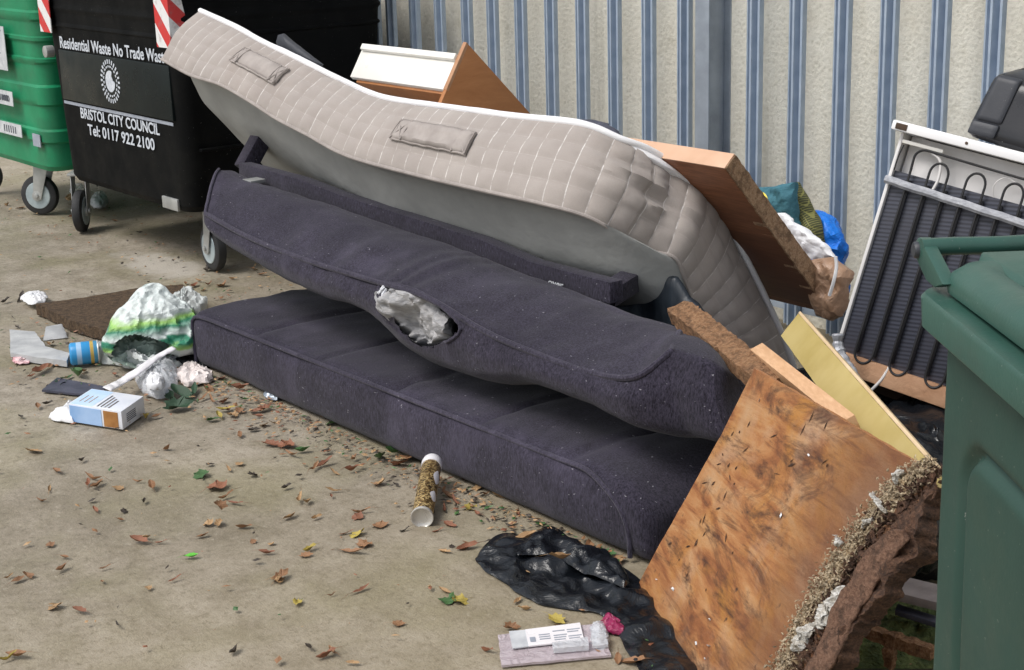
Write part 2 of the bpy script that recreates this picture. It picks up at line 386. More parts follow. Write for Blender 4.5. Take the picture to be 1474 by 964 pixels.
class MB:
    def __init__(s): s.v = []; s.f = []; s.mi = []
    def add(s, verts, faces, mi=0):
        b = len(s.v); s.v += [V(v) for v in verts]; s.f += [tuple(i + b for i in f) for f in faces]; s.mi += [mi] * len(faces)
    def hexa(s, p, mi=0):
        s.add(p, [(0, 3, 2, 1), (4, 5, 6, 7), (0, 1, 5, 4), (1, 2, 6, 5), (2, 3, 7, 6), (3, 0, 4, 7)], mi)
    def box(s, o, a, b, c, mi=0):
        o, a, b, c = V(o), V(a), V(b), V(c)
        if a.cross(b).dot(c) < 0: a, b = b, a
        s.hexa([o, o + a, o + a + b, o + b, o + c, o + a + c, o + a + b + c, o + b + c], mi)
    def tube(s, pts, r, seg=8, cap=True, mi=0):
        pts = [V(p) for p in pts]; n = len(pts); rs = r if isinstance(r, (list, tuple)) else [r] * n
        t0 = (pts[1] - pts[0]).normalized(); a = t0.orthogonal().normalized(); vs = []
        for i, p in enumerate(pts):
            t = (pts[min(i + 1, n - 1)] - pts[max(i - 1, 0)]).normalized()
            a = (a - t * a.dot(t)).normalized(); b = t.cross(a)
            for k in range(seg):
                an = 2 * math.pi * k / seg; vs.append(p + (a * math.cos(an) + b * math.sin(an)) * rs[i])
        fs = [(i * seg + k, i * seg + (k + 1) % seg, (i + 1) * seg + (k + 1) % seg, (i + 1) * seg + k) for i in range(n - 1) for k in range(seg)]
        if cap: fs += [tuple(range(seg - 1, -1, -1)), tuple((n - 1) * seg + k for k in range(seg))]
        s.add(vs, fs, mi)
    def lathe(s, o, ax, prof, seg=24, mi=0):
        o, ax = V(o), V(ax).normalized(); a = ax.orthogonal().normalized(); b = ax.cross(a); n = len(prof); vs = []
        for (h, r) in prof:
            for k in range(seg):
                an = 2 * math.pi * k / seg; vs.append(o + ax * h + (a * math.cos(an) + b * math.sin(an)) * r)
        fs = [(i * seg + k, i * seg + (k + 1) % seg, (i + 1) * seg + (k + 1) % seg, (i + 1) * seg + k) for i in range(n - 1) for k in range(seg)]
        fs += [tuple(range(seg - 1, -1, -1)), tuple((n - 1) * seg + k for k in range(seg))]
        s.add(vs, fs, mi)
    def grid(s, rows, mi=0, close=False):
        nu, nv = len(rows), len(rows[0]); vs = [p for r in rows for p in r]; fs = []
        for i in range(nu - 1):
            for j in range(nv if close else nv - 1):
                fs.append((i * nv + j, i * nv + (j + 1) % nv, (i + 1) * nv + (j + 1) % nv, (i + 1) * nv + j))
        s.add(vs, fs, mi)
    def build(s, name, mats, parent=None, bevel=0, loc=None, smooth=True, seg=2, sub=0):
        me = mesh(s.v, s.f, s.mi)
        bm = bmesh.new(); bm.from_mesh(me)
        bmesh.ops.recalc_face_normals(bm, faces=bm.faces)
        if bevel: bmesh.ops.bevel(bm, geom=[e for e in bm.edges if e.is_manifold and e.calc_face_angle(0) > .5], offset=bevel, segments=seg, affect='EDGES', profile=.6, clamp_overlap=True)
        bm.to_mesh(me); bm.free()
        return link(name, me, mats, parent, loc, smooth)
def crom(pts, n, closed=False):
    """evenly spaced samples of a Catmull-Rom curve"""
    pts = [V(p) for p in pts]; m = len(pts); dense = []
    segs = m if closed else m - 1
    for i in range(segs):
        if closed: p0, p1, p2, p3 = pts[(i - 1) % m], pts[i], pts[(i + 1) % m], pts[(i + 2) % m]
        else:
            p1, p2 = pts[i], pts[i + 1]
            p0 = pts[i - 1] if i else p1 * 2 - p2; p3 = pts[i + 2] if i + 2 < m else p2 * 2 - p1
        for k in range(16):
            t = k / 16.; t2 = t * t; t3 = t2 * t
            dense.append(.5 * ((2 * p1) + (p2 - p0) * t + (2 * p0 - 5 * p1 + 4 * p2 - p3) * t2 + (3 * p1 - p0 - 3 * p2 + p3) * t3))
    dense.append(dense[0].copy() if closed else pts[-1].copy())
    L = [0]
    for a, b in zip(dense, dense[1:]): L.append(L[-1] + (b - a).length)
    out = []; j = 0; cnt = n if closed else n - 1
    for i in range(n):
        d = L[-1] * i / cnt
        while j < len(L) - 2 and L[j + 1] < d: j += 1
        w = (d - L[j]) / max(1e-9, L[j + 1] - L[j]); out.append(dense[j].lerp(dense[j + 1], min(1, max(0, w))))
    return out
def cpar(pts, n):
    """samples with an equal number per control segment (keeps paired curves in step)"""
    pts = [V(p) for p in pts]; m = len(pts); out = []
    for i in range(n):
        x = i / (n - 1) * (m - 1); k = min(int(x), m - 2); t = x - k
        p1, p2 = pts[k], pts[k + 1]; p0 = pts[k - 1] if k else p1 * 2 - p2; p3 = pts[k + 2] if k + 2 < m else p2 * 2 - p1
        t2 = t * t; t3 = t2 * t
        out.append(.5 * ((2 * p1) + (p2 - p0) * t + (2 * p0 - 5 * p1 + 4 * p2 - p3) * t2 + (3 * p1 - p0 - 3 * p2 + p3) * t3))
    return out
def inflate(name, outline, nrm, depth, mat, parent=None, rings=16, M_=72, crumple=.01, cs=9, back=.5, smoothout=True, pw=2.2, seed=0, floor=None, loc=None, ridge=False):
    """soft closed body with the given outline: front and back bulge away from the outline's plane"""
    nrm = V(nrm).normalized(); c = sum((V(p) for p in outline), V()) / len(outline)
    B = crom(outline, M_, True) if smoothout else None
    if B is None:
        B = []; m = len(outline); per = M_ // m
        for i in range(m):
            for k in range(per): B.append(V(outline[i]).lerp(V(outline[(i + 1) % m]), k / per))
    n = len(B); mb = MB(); sd = V((seed * 3.1, seed * 1.7, seed))
    def dis(p):
        f = fbm((p + sd), cs, 4)
        return (abs(f) * -2 + .5) if ridge else f
    rows = []
    for side in (1, -1):
        rr = []
        for i in range(rings + 1):
            r = math.sin(math.pi / 2 * (i / rings)) if side == 1 else math.sin(math.pi / 2 * (1 - i / rings))
            h = depth * (1 if side == 1 else -back) * max(0, 1 - r ** pw) ** (1 / pw)
            row = []
            for b in B:
                p = c.lerp(b, max(r, .002)) + nrm * h
                p = p + nrm * (dis(p) * crumple) + V((fbm(p + sd * 2, cs * 1.3), fbm(p - sd, cs * 1.3), 0)) * crumple * .5
                if floor is not None: p.z = max(p.z, floor)
                row.append(p)
            rr.append(row)
        rows += rr if side == 1 else rr[1:]
    mb.grid(rows, close=True)
    mb.f.append(tuple(range(n - 1, -1, -1))); mb.mi.append(0)
    mb.f.append(tuple((len(rows) - 1) * n + k for k in range(n))); mb.mi.append(0)
    return mb.build(name, mat, parent, loc=loc)
def sheet(name, e1, e2, mat, parent=None, nu=60, nv=16, arch=.02, crumple=.012, cs=14, seed=0, zmin=.003, thick=0, across=None, loc=None, keep=None):
    """crumpled sheet between two edge curves"""
    a = cpar(e1, nu); b = cpar(e2, nu); rows = []; sd = V((seed, seed * 2.3, 1.1))
    for i in range(nu):
        r = []
        for j in range(nv):
            t = j / (nv - 1); p = a[i].lerp(b[i], t)
            q = V((p.x, p.y, 0)) + sd
            w = math.sin(math.pi * t) ** .6 * math.sin(math.pi * min(1, max(0, i / (nu - 1)))) ** .3
            rg = 1 - abs(fbm(q, cs, 3)) * 3
            p = p + V((fbm(q * 1.1, cs), fbm(q + sd, cs), 0)) * crumple * .6
            p.z = max(zmin, p.z + w * arch + (rg * .5 + fbm(q, cs * 3, 2)) * crumple * (.3 + .7 * w))
            r.append(p)
        rows.append(r)
    mb = MB(); mb.grid(rows)
    o = mb.build(name, mat, parent, loc=loc)
    if thick:
        md = o.modifiers.new('s', 'SOLIDIFY'); md.thickness = thick; md.offset = 0
    return o
def rbox(lo, hi, r, res=.03, fn=None):
    """dense rounded box; fn deforms each vertex"""
    lo, hi = V(lo), V(hi); d = hi - lo; mb = MB(); key = {}; faces = []; vs = []
    n = [max(2, int(d[i] / res)) for i in range(3)]
    def vid(i, j, k):
        t = (i, j, k)
        if t not in key:
            p = V((lo.x + d.x * i / n[0], lo.y + d.y * j / n[1], lo.z + d.z * k / n[2]))
            q = V([min(max(p[a], lo[a] + r), hi[a] - r) for a in range(3)]); e = p - q
            if e.length > 1e-9: p = q + e.normalized() * r
            key[t] = len(vs); vs.append(fn(p) if fn else p)
        return key[t]
    for ax in range(3):
        o1, o2 = [(1, 2), (2, 0), (0, 1)][ax]
        for side in (0, n[ax]):
            for a in range(n[o1]):
                for b in range(n[o2]):
                    q = []
                    for da, db in ((0, 0), (1, 0), (1, 1), (0, 1)):
                        t = [0, 0, 0]; t[ax] = side; t[o1] = a + da; t[o2] = b + db; q.append(vid(*t))
                    faces.append(tuple(q if side else q[::-1]))
    mb.add(vs, faces); return mb
def text(name, s, x0, z, n, width, height, mat, parent, ext=.0006, bold=.006):
    cu = bpy.data.curves.new('t', 'FONT'); cu.body = s; cu.size = 1; cu.offset = bold
    cu.extrude = .5; ob = bpy.data.objects.new('t', cu); COL.objects.link(ob)
    dg = bpy.context.evaluated_depsgraph_get(); me = bpy.data.meshes.new_from_object(ob.evaluated_get(dg))
    bpy.data.objects.remove(ob); xs = [v.co.x for v in me.vertices]; ys = [v.co.y for v in me.vertices]
    ax, bx, ay, by = min(xs), max(xs), min(ys), max(ys)
    for v in me.vertices:
        c = v.co.copy(); v.co = V((x0 + (c.x - ax) / (bx - ax) * width, n - c.z * 2 * ext, z + (c.y - ay) / (by - ay) * height))
    me.materials.clear(); return link(name, me, mat, parent, smooth=False)

exec_parts = []
# ================================================================== SETTING
mb = MB(); rows = []
xs = [-60, -30, -14] + [-9 + .1 * i for i in range(96)] + [4, 15, 40, 60]
ys = [-60, -25, -8] + [.2 + .1 * i for i in range(46)] + [12, 40, 60]
rows = [[V((x, y, (-.004 + .006 * fbm(V((x, y, 0)), 1.2, 3)) if -9 < x < .6 and .2 < y < 4.6 else -.004)) for y in ys] for x in xs]
mb.grid(rows); g = mb.build('ground', M['ground'], loc=(0, 0, 0)); g['kind'] = 'structure'
YF = 4.02
mb = MB(); mb.box((-14, YF + .2, -.05), (16, 0, 0), (0, .25, 0), (0, 0, 3.6))
tag(mb.build('rendered_wall', M['wall'], bevel=.01, loc=(-6, YF + .2, 0)), 'cream roughcast wall standing behind the steel palisade fence', 'wall')
fence = thing('palisade_fence', 'blue grey galvanised palisade fence of ridged vertical pales before the cream wall', 'fence', (-4, YF, 0))
pxs = [539, 561, 595, 631, 670, 707, 747.5, 791, 836, 882.5, 932, 984, 1085.5, 1147, 1212.5, 1279.5, 1354, 1432]
us = [PN(x, 10, YF).x for x in pxs]
x = us[-1] + .165
while x < -1.2: us.append(x); x += .165
x = us[0] - .178
while x > -9.2: us.append(x); x -= .178
def pale(u):
    mb = MB(); w = .032
    prof = [(-w, .0), (-w + .004, -.012), (-.019, -.016), (-.012, .004), (-.009, .006), (.009, .006)]
    prof = [(-w, .012), (-w + .003, -.004), (-.022, -.006), (-.016, .014), (-.011, .016), (-.004, -.016), (.004, -.016), (.011, .016), (.016, .014), (.022, -.006), (w - .003, -.004), (w, .012)]
    back = [(a * .97, b + .003) for a, b in prof[::-1]]
    loop = prof + back; rows = [[V((u + a, YF + b, z)) for a, b in loop] for z in (.06, 2.3)]
    mb.grid(rows, close=True)
    return mb.build('pale', M['galv'], fence, loc=(u, YF, 0))
for u in us: pale(u)
pu = PN(1024, 10, YF - .03).x
mb = MB(); hw = .033
mb.box((pu - hw, YF - .075, 0), (.066, 0, 0), (0, .006, 0), (0, 0, 2.4)); mb.box((pu - hw, YF + .03, 0), (.066, 0, 0), (0, .006, 0), (0, 0, 2.4)); mb.box((pu - .004, YF - .069, 0), (.008, 0, 0), (0, .099, 0), (0, 0, 2.4))
mb.build('post', M['galv_dark'], fence, bevel=.0015)
for z in (.1, 1.95):
    mb = MB(); mb.box((-9.4, YF + .02, z), (8.4, 0, 0), (0, .04, 0), (0, 0, .045)); mb.build('rail', M['galv'], fence, bevel=.003)

# ================================================================== 1100 L BINS
def wheel(mb, c, ax, r, w, mi): mb.lathe(V(c) - V(ax).normalized() * w / 2, ax, [(0, r * .86), (w * .12, r * .97), (w * .3, r), (w * .7, r), (w * .88, r * .97), (w, r * .86)], 28, mi)
def caster(root, c, ang, top, matr='rim'):
    """c: ground point; ang: heading of the axle in the ground plane"""
    c = V(c); ax = V((math.cos(ang), math.sin(ang), 0)); fw = V((-ax.y, ax.x, 0)); r = .1
    hub = c + V((0, 0, r))
    mb = MB(); z1 = top
    for s in (-1, 1):
        o = hub + ax * (.032 * s)
        a = [hub + fw * -.022, hub + fw * .022, V((c.x, c.y, z1)) + fw * .085, V((c.x, c.y, z1)) + fw * .0]
        a = [V((p.x, p.y, p.z)) + ax * (.032 * s) for p in a]; a[0].z -= .02; a[1].z -= .02
        e = ax * .004 * s; q = [p + e for p in a]
        mb.hexa([a[0], a[1], a[2], a[3], q[0], q[1], q[2], q[3]])
    mb.box(V((c.x, c.y, z1)) - ax * .045 - fw * .02, ax * .09, fw * .12, (0, 0, .012))
    mb.tube([hub - ax * .045, hub + ax * .045], .012, 10)
    br = mb.build('caster', M['zinc'], root, bevel=.002)
    mb = MB(); wheel(mb, hub, ax, r, .045, 0); mb.build('tyre', M['rubber'], br)
    mb = MB(); mb.lathe(hub - ax * .026, ax, [(0, .02), (.001, .066), (.006, .070), (.046, .070), (.051, .066), (.052, .02)], 24)
    mb.build('rim', M[matr], br)
    mb = MB(); mb.lathe(hub - ax * .038, ax, [(0, .012), (.002, .026), (.074, .026), (.076, .012)], 14); mb.build('hub_cap', M['zinc'], br)
def bigbin(u0, u1, mat, name, label):
    root = thing(name, label, 'waste bin', ((u0 + u1) / 2, 3.4, 0))
    n0, n1 = 2.95, 3.88
    def sect(z, e):
        # rounded rectangle expanded by e
        pts = []; r = .07
        a0, a1, b0, b1 = u0 - e, u1 + e, n0 - e * .6, n1 + e
        for cx, cy, st in ((a1 - r, b1 - r, 0), (a0 + r, b1 - r, 90), (a0 + r, b0 + r, 180), (a1 - r, b0 + r, 270)):
            for k in range(7):
                an = math.radians(st + 15 * k); pts.append(V((cx + r * math.cos(an), cy + r * math.sin(an), z)))
        out = []
        for i, p in enumerate(pts):
            q = pts[(i + 1) % len(pts)]; m = max(1, int((q - p).length / .06))
            out += [p.lerp(q, k / m) for k in range(m)]
        return out
    prof = [(.27, -.16), (.275, -.02), (.30, .0)]
    green = name == 'green_bin'
    ribs = [(.42, .47), (.60, .68), (.80, .815), (.90, .915), (1.00, 1.03)] if green else [(.985, .992), (1.06, 1.068)]
    zs = set([.3 + .02 * i for i in range(46)])
    for a, b in ribs:
        for k in (a - .012, a, b, b + .012): zs.add(k)
    lst = []
    for z in sorted(zs):
        e = .0 + (z - .3) * .055
        for a, b in ribs:
            if a - .001 <= z <= b + .001: e += .016 if green else .007
        lst.append((z, e))
    prof += lst
    rows = []
    m = None
    for z, e in prof:
        s = sect(z, e)
        if m is None: m = 120
        # resample to fixed count
        s = [s[i] for i in range(len(s))]
        L = [0]
        for i in range(len(s)): L.append(L[-1] + (s[(i + 1) % len(s)] - s[i]).length)
        rs = []; j = 0
        for i in range(160):
            d = L[-1] * i / 160
            while L[j + 1] < d: j += 1
            rs.append(s[j].lerp(s[(j + 1) % len(s)], (d - L[j]) / max(1e-9, L[j + 1] - L[j])))
        for p in rs:
            k = fbm(p, 1.3, 2) * .004; p.y += k; p.x += k * .5
        rows.append(rs)
    mb = MB(); mb.grid(rows, close=True); mb.f.append(tuple(range(159, -1, -1))); mb.mi.append(0)
    mb.build('body', M[mat], root)
    # rim and lid
    def ring(z, e):
        s = sect(z, e); return s
    mb = MB(); rows = [ring(1.2, .04), ring(1.195, .11), ring(1.25, .115), ring(1.255, .02)]
    nmin = min(len(r) for r in rows)
    def rs2(s, m=140):
        L = [0]
        for i in range(len(s)): L.append(L[-1] + (s[(i + 1) % len(s)] - s[i]).length)
        out = []; j = 0
        for i in range(m):
            d = L[-1] * i / m
            while L[j + 1] < d: j += 1
            out.append(s[j].lerp(s[(j + 1) % len(s)], (d - L[j]) / max(1e-9, L[j + 1] - L[j])))
        return out
    mb.grid([rs2(r) for r in rows], close=True); mb.build('rim', M[mat], root)
    mb = MB(); lr = [rs2(ring(1.258, .11)), rs2(ring(1.30, .10)), rs2(ring(1.36, .02)), rs2(ring(1.41, -.14)), rs2(ring(1.43, -.38))]
    mb.grid(lr, close=True); mb.f.append(tuple(4 * 140 + k for k in range(140))); mb.mi.append(0); mb.f.append(tuple(range(139, -1, -1))); mb.mi.append(0)
    lid = mb.build('lid', M[mat], root)
    mb = MB(); mb.tube([V((u0 + .3, n0 - .13, 1.33)), V((u0 + .3, n0 - .17, 1.33)), V((u1 - .3, n0 - .17, 1.33)), V((u1 - .3, n0 - .13, 1.33))], .012)
    mb.build('lid_handle', M['bblack'], lid)
    return root
bb = bigbin(-7.1, -5.88, 'bblack', 'black_bin', 'big black wheeled waste bin with white print, behind the mattress end')
nf = 2.95
# front: glossy panel between the two lines of print
mb = MB(); mb.box((-7.02, nf - .024, .655), (1.09, 0, 0), (0, .02, 0), (0, 0, .225)); mb.build('front_panel', M['bpanel'], bb, bevel=.006)
text('lettering', 'Residential Waste No Trade Waste', -6.985, .888, nf - .0255, 1.06, .052, M['white_ink'], bb, bold=.016)
mb = MB(); mb.box((-7.03, nf - .0155, .634), (1.08, 0, 0), (0, .0025, 0), (0, 0, .0135)); mb.build('print_line', M['line_ink'], bb)
text('lettering', 'BRISTOL CITY COUNCIL', -6.86, .582, nf - .0145, .78, .048, M['white_ink'], bb, bold=.017)
text('lettering', 'Tel: 0117 922 2100', -6.80, .512, nf - .0135, .66, .05, M['white_ink'], bb, bold=.017)
# round emblem: ring of short strokes round a pale globe
ec = V((-6.49, nf - .0245, .775)); mb = MB()
for k in range(26):
    a = 2 * math.pi * k / 26; d = V((math.cos(a), 0, math.sin(a))); t = V((-math.sin(a), 0, math.cos(a)))
    mb.box(ec + d * .076 - t * .004, d * .018, t * .009, (0, -.0012, 0))
for k in range(20):
    a = 2 * math.pi * k / 20 + .1; d = V((math.cos(a), 0, math.sin(a))); t = V((-math.sin(a), 0, math.cos(a)))
    mb.box(ec + d * .060 - t * .004, d * .008, t * .011, (0, -.0012, 0))
mb.build('emblem_ring', M['white_ink'], bb, smooth=False)
mb = MB(); pts = []
for k in range(40):
    a = 2 * math.pi * k / 40; r = .046
    if -.3 < a < .95: r = .026 if a > .1 else .04
    pts.append(ec + V((math.cos(a) * r, -.0002, math.sin(a) * r)))
mb.add(pts + [p + V((0, -.0012, 0)) for p in pts], [tuple(range(40)), tuple(range(79, 39, -1))] + [(k, k + 40, (k + 1) % 40 + 40, (k + 1) % 40) for k in range(40)])
mb.build('emblem_disc', M['white_ink'], bb, smooth=False)
# hazard strips wrapped round the upper corners
for ux, s in ((-7.1 - .034, 1), (-5.88 + .034, -1)):
    mb = MB(); mb.box((ux if s > 0 else ux - .12, nf - .048, .955), (.12, 0, 0), (0, .004, 0), (0, 0, .235))
    mb.box((ux - (.004 if s > 0 else 0), nf - .048, .955), (.004, 0, 0), (0, .09, 0), (0, 0, .235))
    mb.build('hazard_strip', M['hazard'], bb)
mb = MB(); mb.box((-6.12, nf - .012, .275), (.14, 0, 0), (0, .012, 0), (0, 0, .05)); mb.build('corner_plate', M['zinc'], bb, bevel=.003)
mb = MB(); mb.box((-5.875, 3.0, .53), (.03, 0, 0), (0, .6, 0), (0, 0, .012)); mb.box((-5.86, 3.05, .80), (.03, 0, 0), (0, .55, 0), (0, 0, .012)); mb.build('side_rib', M['bblack'], bb, bevel=.004)
mb = MB(); mb.tube([V((-7.16, 2.96, .86)), V((-7.16, 2.92, .86))], .028, 12); mb.build('trunnion', M['zinc'], bb, bevel=.003)
caster(bb, (-5.985, 3.09, 0), math.radians(-95), .27); caster(bb, (-7.17, 3.02, 0), math.radians(52), .27)
caster(bb, (-6.0, 3.75, 0), math.radians(-60), .27); caster(bb, (-6.98, 3.75, 0), math.radians(40), .27)
gb = bigbin(-8.56, -7.30, 'bgreen', 'green_bin', 'bright green ribbed wheeled waste bin at the left edge of the photo')
def sticker(nm, x0, x1, z0, z1, n, marks):
    mb = MB(); mb.box((x0, n, z0), (x1 - x0, 0, 0), (0, .003, 0), (0, 0, z1 - z0)); st = mb.build(nm, M['sticker'], gb)
    mb = MB()
    for (a, b, w, h, sk) in marks:
        mb.hexa([V((x0 + a, n - .001, z0 + b)), V((x0 + a + w, n - .001, z0 + b + sk)), V((x0 + a + w, n, z0 + b + sk)), V((x0 + a, n, z0 + b)),
                 V((x0 + a, n - .001, z0 + b + h)), V((x0 + a + w, n - .001, z0 + b + h + sk)), V((x0 + a + w, n, z0 + b + h + sk)), V((x0 + a, n, z0 + b + h))])
    mb.build('mark', M['ink'], st)
sticker('notice_sticker', -7.98, -7.58, .745, .955, nf - .052, [(.05 + .03 * i, .03 + .018 * i, .10, .006, .03) for i in range(8)] + [(.27, .06, .06, .005, .02), (.28, .13, .05, .005, .02)])
sticker('number_sticker', -7.95, -7.56, .575, .645, nf - .052, [(.22 + .03 * i, .02, .02, .03, 0) for i in range(4)])
text('writing', '6000', -7.70, .595, nf - .0535, .10, .03, M['ink'], gb)
sticker('plate_sticker', -7.95, -7.53, .425, .485, nf - .038, [(.2 + .028 * i, .012, .012, .034, 0) for i in range(6)])
mb = MB(); mb.box((-7.44, nf - .022, .395), (.09, 0, 0), (0, .004, 0), (0, 0, .06)); mb.build('square_sticker', M['line_ink'], gb)
caster(gb, (-7.73, 3.05, 0), math.radians(-52), .27); caster(gb, (-8.5, 3.05, 0), math.radians(-30), .27); caster(gb, (-8.45, 3.75, 0), 1, .27); caster(gb, (-7.45, 3.75, 0), 2, .27)

# ================================================================== SOFA BED
sofa = thing('sofa_bed', 'aubergine fabric sofa bed lying folded on the concrete with a torn cushion', 'sofa bed', (-3.6, 2.6, 0))
seams = [-4.36, -3.97, -3.58, -3.19, -2.82]
def seatfn(p):
    p = p.copy(); t = max(0, min(1, p.z / .19))
    # plump top, slightly sagging line, soft right end
    for s in seams:
        d = (p.x - s - (p.y - 2.4) * .05) / .016
        if p.z > .12 and p.y > 2.375: p.z -= .011 * math.exp(-d * d)
    if p.z > .1: p.z += .010 * math.sin((p.x + 4.7) * 8) * .4 + .012 * math.sin(math.pi * min(1, max(0, (p.y - 2.36) / .6)))
    k = max(0, p.x + 2.68) / .13
    if k > 0: p.z *= 1 - .22 * k * k * (1 if p.z > .05 else .2)
    p.y += .006 * fbm(p, 4, 2) - .008 * math.sin(math.pi * t) * (1 if p.y < 2.4 else 0)
    wr = (1 - abs(noise.noise(V((p.x * 3.2 + p.y * 5, p.y * 2 - p.x * .6, p.z * 4)))) * 2.4)
    p.z += (.007 * fbm(p, 5, 3) + .004 * wr) * (1 if p.z > .05 else 0)
    p.y -= .004 * wr * (1 if .03 < p.z < .16 and p.y < 2.4 else 0)
    return p
mb = rbox((-4.77, 2.36, .002), (-2.52, 3.02, .19), .035, .018, seatfn)
seat = mb.build('seat_cushion', M['purple'], sofa)
pts = [V((-4.745, 2.352, .02)), V((-4.752, 2.352, .15)), V((-4.73, 2.357, .178))] + [V((-4.65 + .1 * i, 2.362 , .183)) for i in range(20)] + [V((-2.68, 2.355, .165)), V((-2.615, 2.352, .125)), V((-2.585, 2.352, .07)), V((-2.58, 2.352, .01))]
mb = MB(); mb.tube(crom(pts, 120), .0065, 8); mb.build('piping', M['piping'], seat)
# back cushion ------------------------------------------------------
Tl = [(318, 246, 2.68), (387, 273, 2.68), (482, 304, 2.69), (582, 338, 2.70), (665, 367, 2.70), (748, 400, 2.70), (816, 424, 2.70), (878, 449, 2.70), (935, 466, 2.69), (974, 478, 2.66)]
Sl = [(298, 309, 2.50), (360, 343, 2.47), (440, 375, 2.45), (530, 403, 2.44), (614, 429, 2.43), (700, 479, 2.43), (774, 511, 2.43), (849, 537, 2.43), (915, 544, 2.43), (968, 508, 2.49)]
Bl = [(322, 352, 2.50), (395, 396, 2.46), (457, 425, 2.44), (530, 452, 2.43), (594, 510, 2.42), (680, 543, 2.42), (760, 552, 2.42), (830, 577, 2.42), (910, 612, 2.42), (990, 625, 2.47)]
T = cpar([PN(*p) for p in Tl], 110); S = cpar([PN(*p) for p in Sl], 110); Bo = cpar([PN(*p) for p in Bl], 110)
secs = []
for i in range(110):
    t, s, b = T[i], S[i], Bo[i]
    m1 = t.lerp(s, .5) + V((0, -.006, .016)); m2 = s.lerp(b, .5) + V((0, -.022, -.002))
    bb_ = V((b.x, b.y + .10, max(.205, b.z - .03))); b2 = V((t.x, 2.84, .215)); b3 = V((t.x, 2.86, t.z - .14)); tb = V((t.x, t.y + .07, t.z - .02))
    loop = [t, t.lerp(s, .2) + V((0, -.003, .012)), m1, t.lerp(s, .85) + V((0, 0, .009)), s, s.lerp(b, .2) + V((0, -.014, 0)), m2, b + V((0, .004, .004)), bb_, b2, b3, tb]
    secs.append(loop)
def ringpts(loop, n=72): return cpar(loop + [loop[0]], n + 1)[:-1]
rows = [ringpts(l) for l in secs]
def shrink(r, k, off):
    c = sum(r, V()) / len(r); return [c.lerp(p, k) + off for p in r]
L0 = rows[0]; R0 = rows[-1]
rows = [shrink(L0, k, V((-o, 0, 0))) for k, o in ((.05, .075), (.4, .072), (.7, .058), (.88, .036), (.97, .014))] + rows + [shrink(R0, k, V((o, .0, 0))) for k, o in ((.995, .04), (.98, .08), (.95, .11), (.88, .135), (.74, .152), (.4, .163), (.01, .165))]
for r in rows:
    for p in r:
        wr = 1 - abs(noise.noise(V((p.x * 4.5 + p.z * 6, p.y * 3, p.z * 3 - p.x)))) * 2.6
        dt = (V((p.x, 0, p.z)) - V((-3.68, 0, .37))).length; wk = math.exp(-(dt / .28) ** 2)
        rad = noise.noise(V((math.atan2(p.z - .37, p.x + 3.68) * 3.2, 0, 0)))
        f = fbm(p, 3.5, 2) * .007 + fbm(p, 11, 2) * .004 + wr * .004 + wk * rad * .016
        if p.y < 2.75: p.z += f; p.y -= f * .5
tear = [V((547, 408)), V((580, 412)), V((612, 424)), V((640, 445)), V((663, 470)), V((650, 487)), V((622, 500)), V((600, 496)), V((578, 478)), V((562, 452)), V((552, 430))]
def inpoly(q, poly):
    c = False; j = len(poly) - 1
    for i in range(len(poly)):
        a, b = poly[i], poly[j]
        if (a.y > q[1]) != (b.y > q[1]) and q[0] < (b.x - a.x) * (q[1] - a.y) / (b.y - a.y) + a.x: c = not c
        j = i
    return c
# finer grid near the tear
def subdiv(rows):
    out = []
    for a, b in zip(rows, rows[1:]):
        out.append(a); out.append([p.lerp(q, .5) for p, q in zip(a, b)])
    out.append(rows[-1]); res = []
    for r in out:
        rr = []
        for i, p in enumerate(r): rr += [p, p.lerp(r[(i + 1) % len(r)], .5)]
        res.append(rr)
    return res
rows = subdiv(rows); nv = len(rows[0]); mb = MB(); mb.grid(rows, close=True)
keep = []
for f in mb.f:
    c = sum((mb.v[i] for i in f), V()) / 4
    q = proj(c); q = (q[0] + 3 * noise.noise(V((q[0] * .15, q[1] * .15, 0))), q[1] + 3 * noise.noise(V((q[1] * .15, q[0] * .15, 5))))
    if c.y < 2.62 and inpoly(q, tear): continue
    keep.append(f)
mb.f = keep; mb.mi = [0] * len(keep)
backc = mb.build('back_cushion', M['purple'], sofa)
mb = MB(); sp = [p + V((0, -.004, .004)) for p in S]
mb.tube(sp + [PN(974, 480, 2.62) + V((0.01, 0, .005))], .0085, 8); mb.build('piping', M['piping'], backc)
lp = [p + V((-.004, -.003, .003)) for p in L0[:25]]
mb = MB(); mb.tube(lp, .006, 8); mb.build('piping', M['piping'], backc)
# wadding in the tear
allv = [p for r in rows for p in r if p.y < 2.62]; pj = [(proj(p), p) for p in allv]
tc_ = sum(tear, V((0, 0))) / len(tear); hem = []
for q in crom(tear, 44, True):
    q = q + (q - tc_) * .02
    hem.append(min(pj, key=lambda a: (a[0][0] - q.x) ** 2 + (a[0][1] - q.y) ** 2)[1] + V((0, -.002, 0)))
hs = [(hem[i - 1] + hem[i] * 2 + hem[(i + 1) % 44]) / 4 for i in range(44)]; hs = crom(hs, 90, True)
mb = MB(); mb.tube(hs + [hs[0]], [.0055 + .003 * fbm(p, 60) for p in hs] + [.0055], 7); mb.build('torn_hem', M['piping'], backc)
out = [PN(x, y, 2.45) for x, y in [(556, 418), (590, 418), (615, 428), (640, 448), (656, 466), (648, 484), (622, 498), (598, 494), (580, 476), (566, 452)]]
inflate('wadding', out, (0, -1, .25), .035, M['stuff'], backc, rings=30, M_=140, crumple=.05, cs=10, back=1.2, seed=9)
mb = MB()
